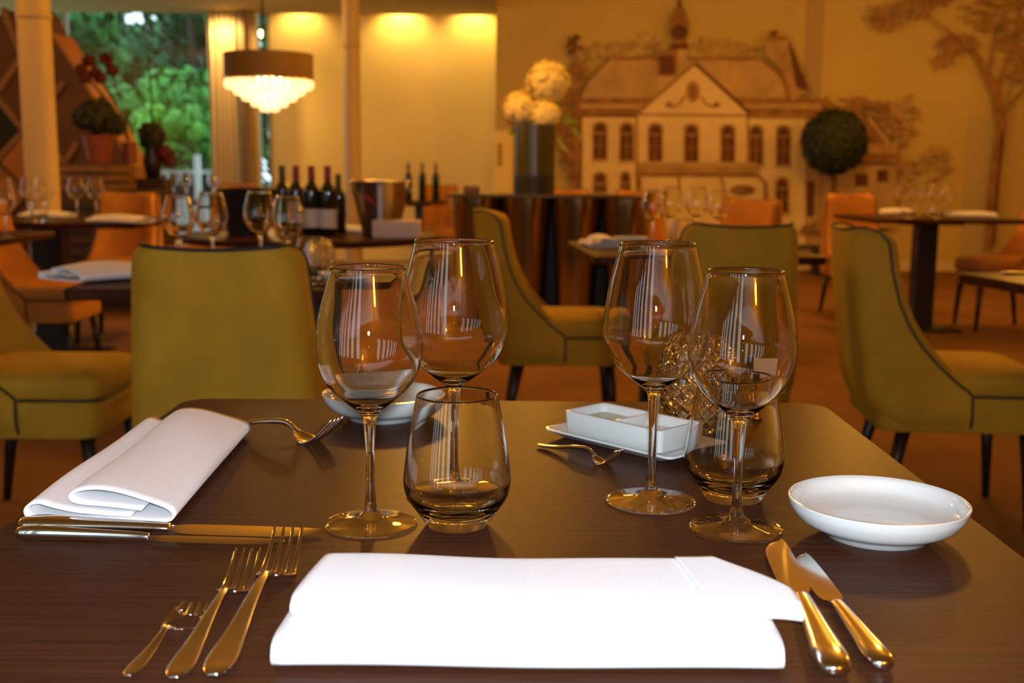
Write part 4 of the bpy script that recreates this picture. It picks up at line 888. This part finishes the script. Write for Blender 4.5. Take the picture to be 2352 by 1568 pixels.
p = yp(912, 512, 4.82); b = NB(); rbox(b, (-.10, -.03, 0), (.10, .06, .075), .006); o = tag(obj('card_box', b, mat('pale_box', (.66, .50, .38), .7), auto=30), 'pale rectangular box on the round table in front of the silver bucket', 'box'); o.location = (p.x, 4.80, TZ)
b = NB(); lathe(b, [(0, 0), (.014, .004), (.02, .02), (.014, .036), (0, .04)], 12); o = tag(obj('lime', b, mat('lime_green', (.30, .45, .03), .5)), 'small lime green fruit standing out among the bottles', 'fruit'); o.location = onT5(672, 4.72); o.scale = (.9, .9, .9)
# three far bottles
for px, l in ((938, 'left'), (970, 'middle'), (1001, 'right')):
    q = yp(px, 440, 10.3); dup(b2, (q.x, 10.3, TZ), 0, 'dark slim bottle on the small far table, %s one of three' % l, scale=(.9, .9, 1.12))
# cutlery glints on the other tables
b = KN
dup(KN.src, tp(2300, 630), R(5), 'knife on the table at the right picture edge', scale=(.9, .9, .9))
dup(KN.src, tp(690, 662), R(70), 'knife on the second table beside the olive chair back', scale=(.8, .8, .8))

# ================================================================ OUTSIDE
b = NB(); box(b, (-60, 13.3, -.3), (30, 90, -.12)); struct('ground', b, mat('asphalt', (.16, .17, .17), .9, noise_s=.6, noise_a=.3))
def tree(x, y, H, rad, n, col, label, s=.16, low=.6, group=None):
    t = thing('garden_tree', label, 'tree', (x, y, -.12), 0, group)
    b = NB(); tube(b, [(0, 0, 0), (.1, 0, H * .4), (0, 0, H * .8)], [.16, .12, .05], 8)
    for k in range(6): a = k * 1.1; tube(b, [(0, 0, H * .35), (rad * .5 * math.cos(a), rad * .5 * math.sin(a), H * .65)], [.07, .03], 6)
    obj('trunk', b, mat('tree_bark', (.05, .04, .025), .9), t)
    b = NB()
    cl = [(random.uniform(-1, 1) * rad, random.uniform(-.6, .6) * rad, random.uniform(low, H)) for _ in range(46)]
    for c in cl: petals(b, c, rad * random.uniform(.18, .34), n // 46, s)
    obj('foliage', b, mat('leaf_%.2f_%.2f' % (col[0], col[1]), col, .6, noise_s=1.2, noise_a=.55), t, False); return t
tree(-6.0, 18.1, 2.5, 1.3, 4600, (.045, .27, .03), 'bright green bush tree low in the window beside the curtain', .11, .4)
tree(-4.62, 16.0, 1.85, .62, 2200, (.08, .32, .025), 'low light green shrub right of the window centre', .08, .5)
tree(-8.7, 20.4, 5.0, 1.7, 6500, (.022, .14, .02), 'dark green tree filling the left half of the window', .15, .4)
tree(-3.95, 19.3, 5.0, .85, 1500, (.02, .12, .025), 'slim tree seen through the slit window behind the chandelier', .13, .5)
tree(-6.7, 24.0, 6.0, 1.9, 3000, (.016, .10, .02), 'tall airy tree with sky gaps at the upper right of the window', .17, 1.2)
tree(-10.2, 29.0, 4.4, 2.8, 6000, (.02, .12, .02), 'tall tree behind the wooden screen at the window left', .22, .5)
tree(-13.2, 20.6, 5.6, 2.0, 4500, (.03, .17, .03), 'tree at the far left behind the screen peak', .16, .8)
q = yp(418, 395, 14.2)
t = thing('parked_car', 'pale parked car seen low through the garden window', 'car', (q.x, 14.1, -.12), R(8)); cb = mat('car_paint', (.55, .62, .66), .3)
b = NB(); prism(b, [(-1.1, .25), (-1.1, .65), (-.7, .75), (-.4, 1.1), (.45, 1.12), (.8, .78), (1.15, .7), (1.15, .25)], -.4, .4); obj('body', b, cb, t, False)
b = NB(); prism(b, [(-.62, .78), (-.38, 1.05), (.42, 1.07), (.7, .78)], -.42, .42); obj('windows', b, mat('car_glass', (.03, .04, .05), .1), t, False)
for x in (-.7, .75):
    b = NB(); lathe(b, [(0, -.08), (.24, -.08), (.26, 0), (.24, .08), (0, .08)], 24); o = obj('wheel', b, BLACK, t); o.rotation_euler = (PI / 2, 0, 0); o.location = (x, -.38, .27)
q = yp(454, 400, 13.6); b = NB(); tube(b, [(q.x, 13.6, -.12), (q.x, 13.6, yp(454, 355, 13.6).z)], .04, 8); tag(obj('white_post', b, mat('white_paint', (.7, .78, .8), .5)), 'short white post outside near the curtain edge', 'post')
for o in list(bpy.data.objects):
    if o.parent and 'label' in o and not o['label']: del o['label']
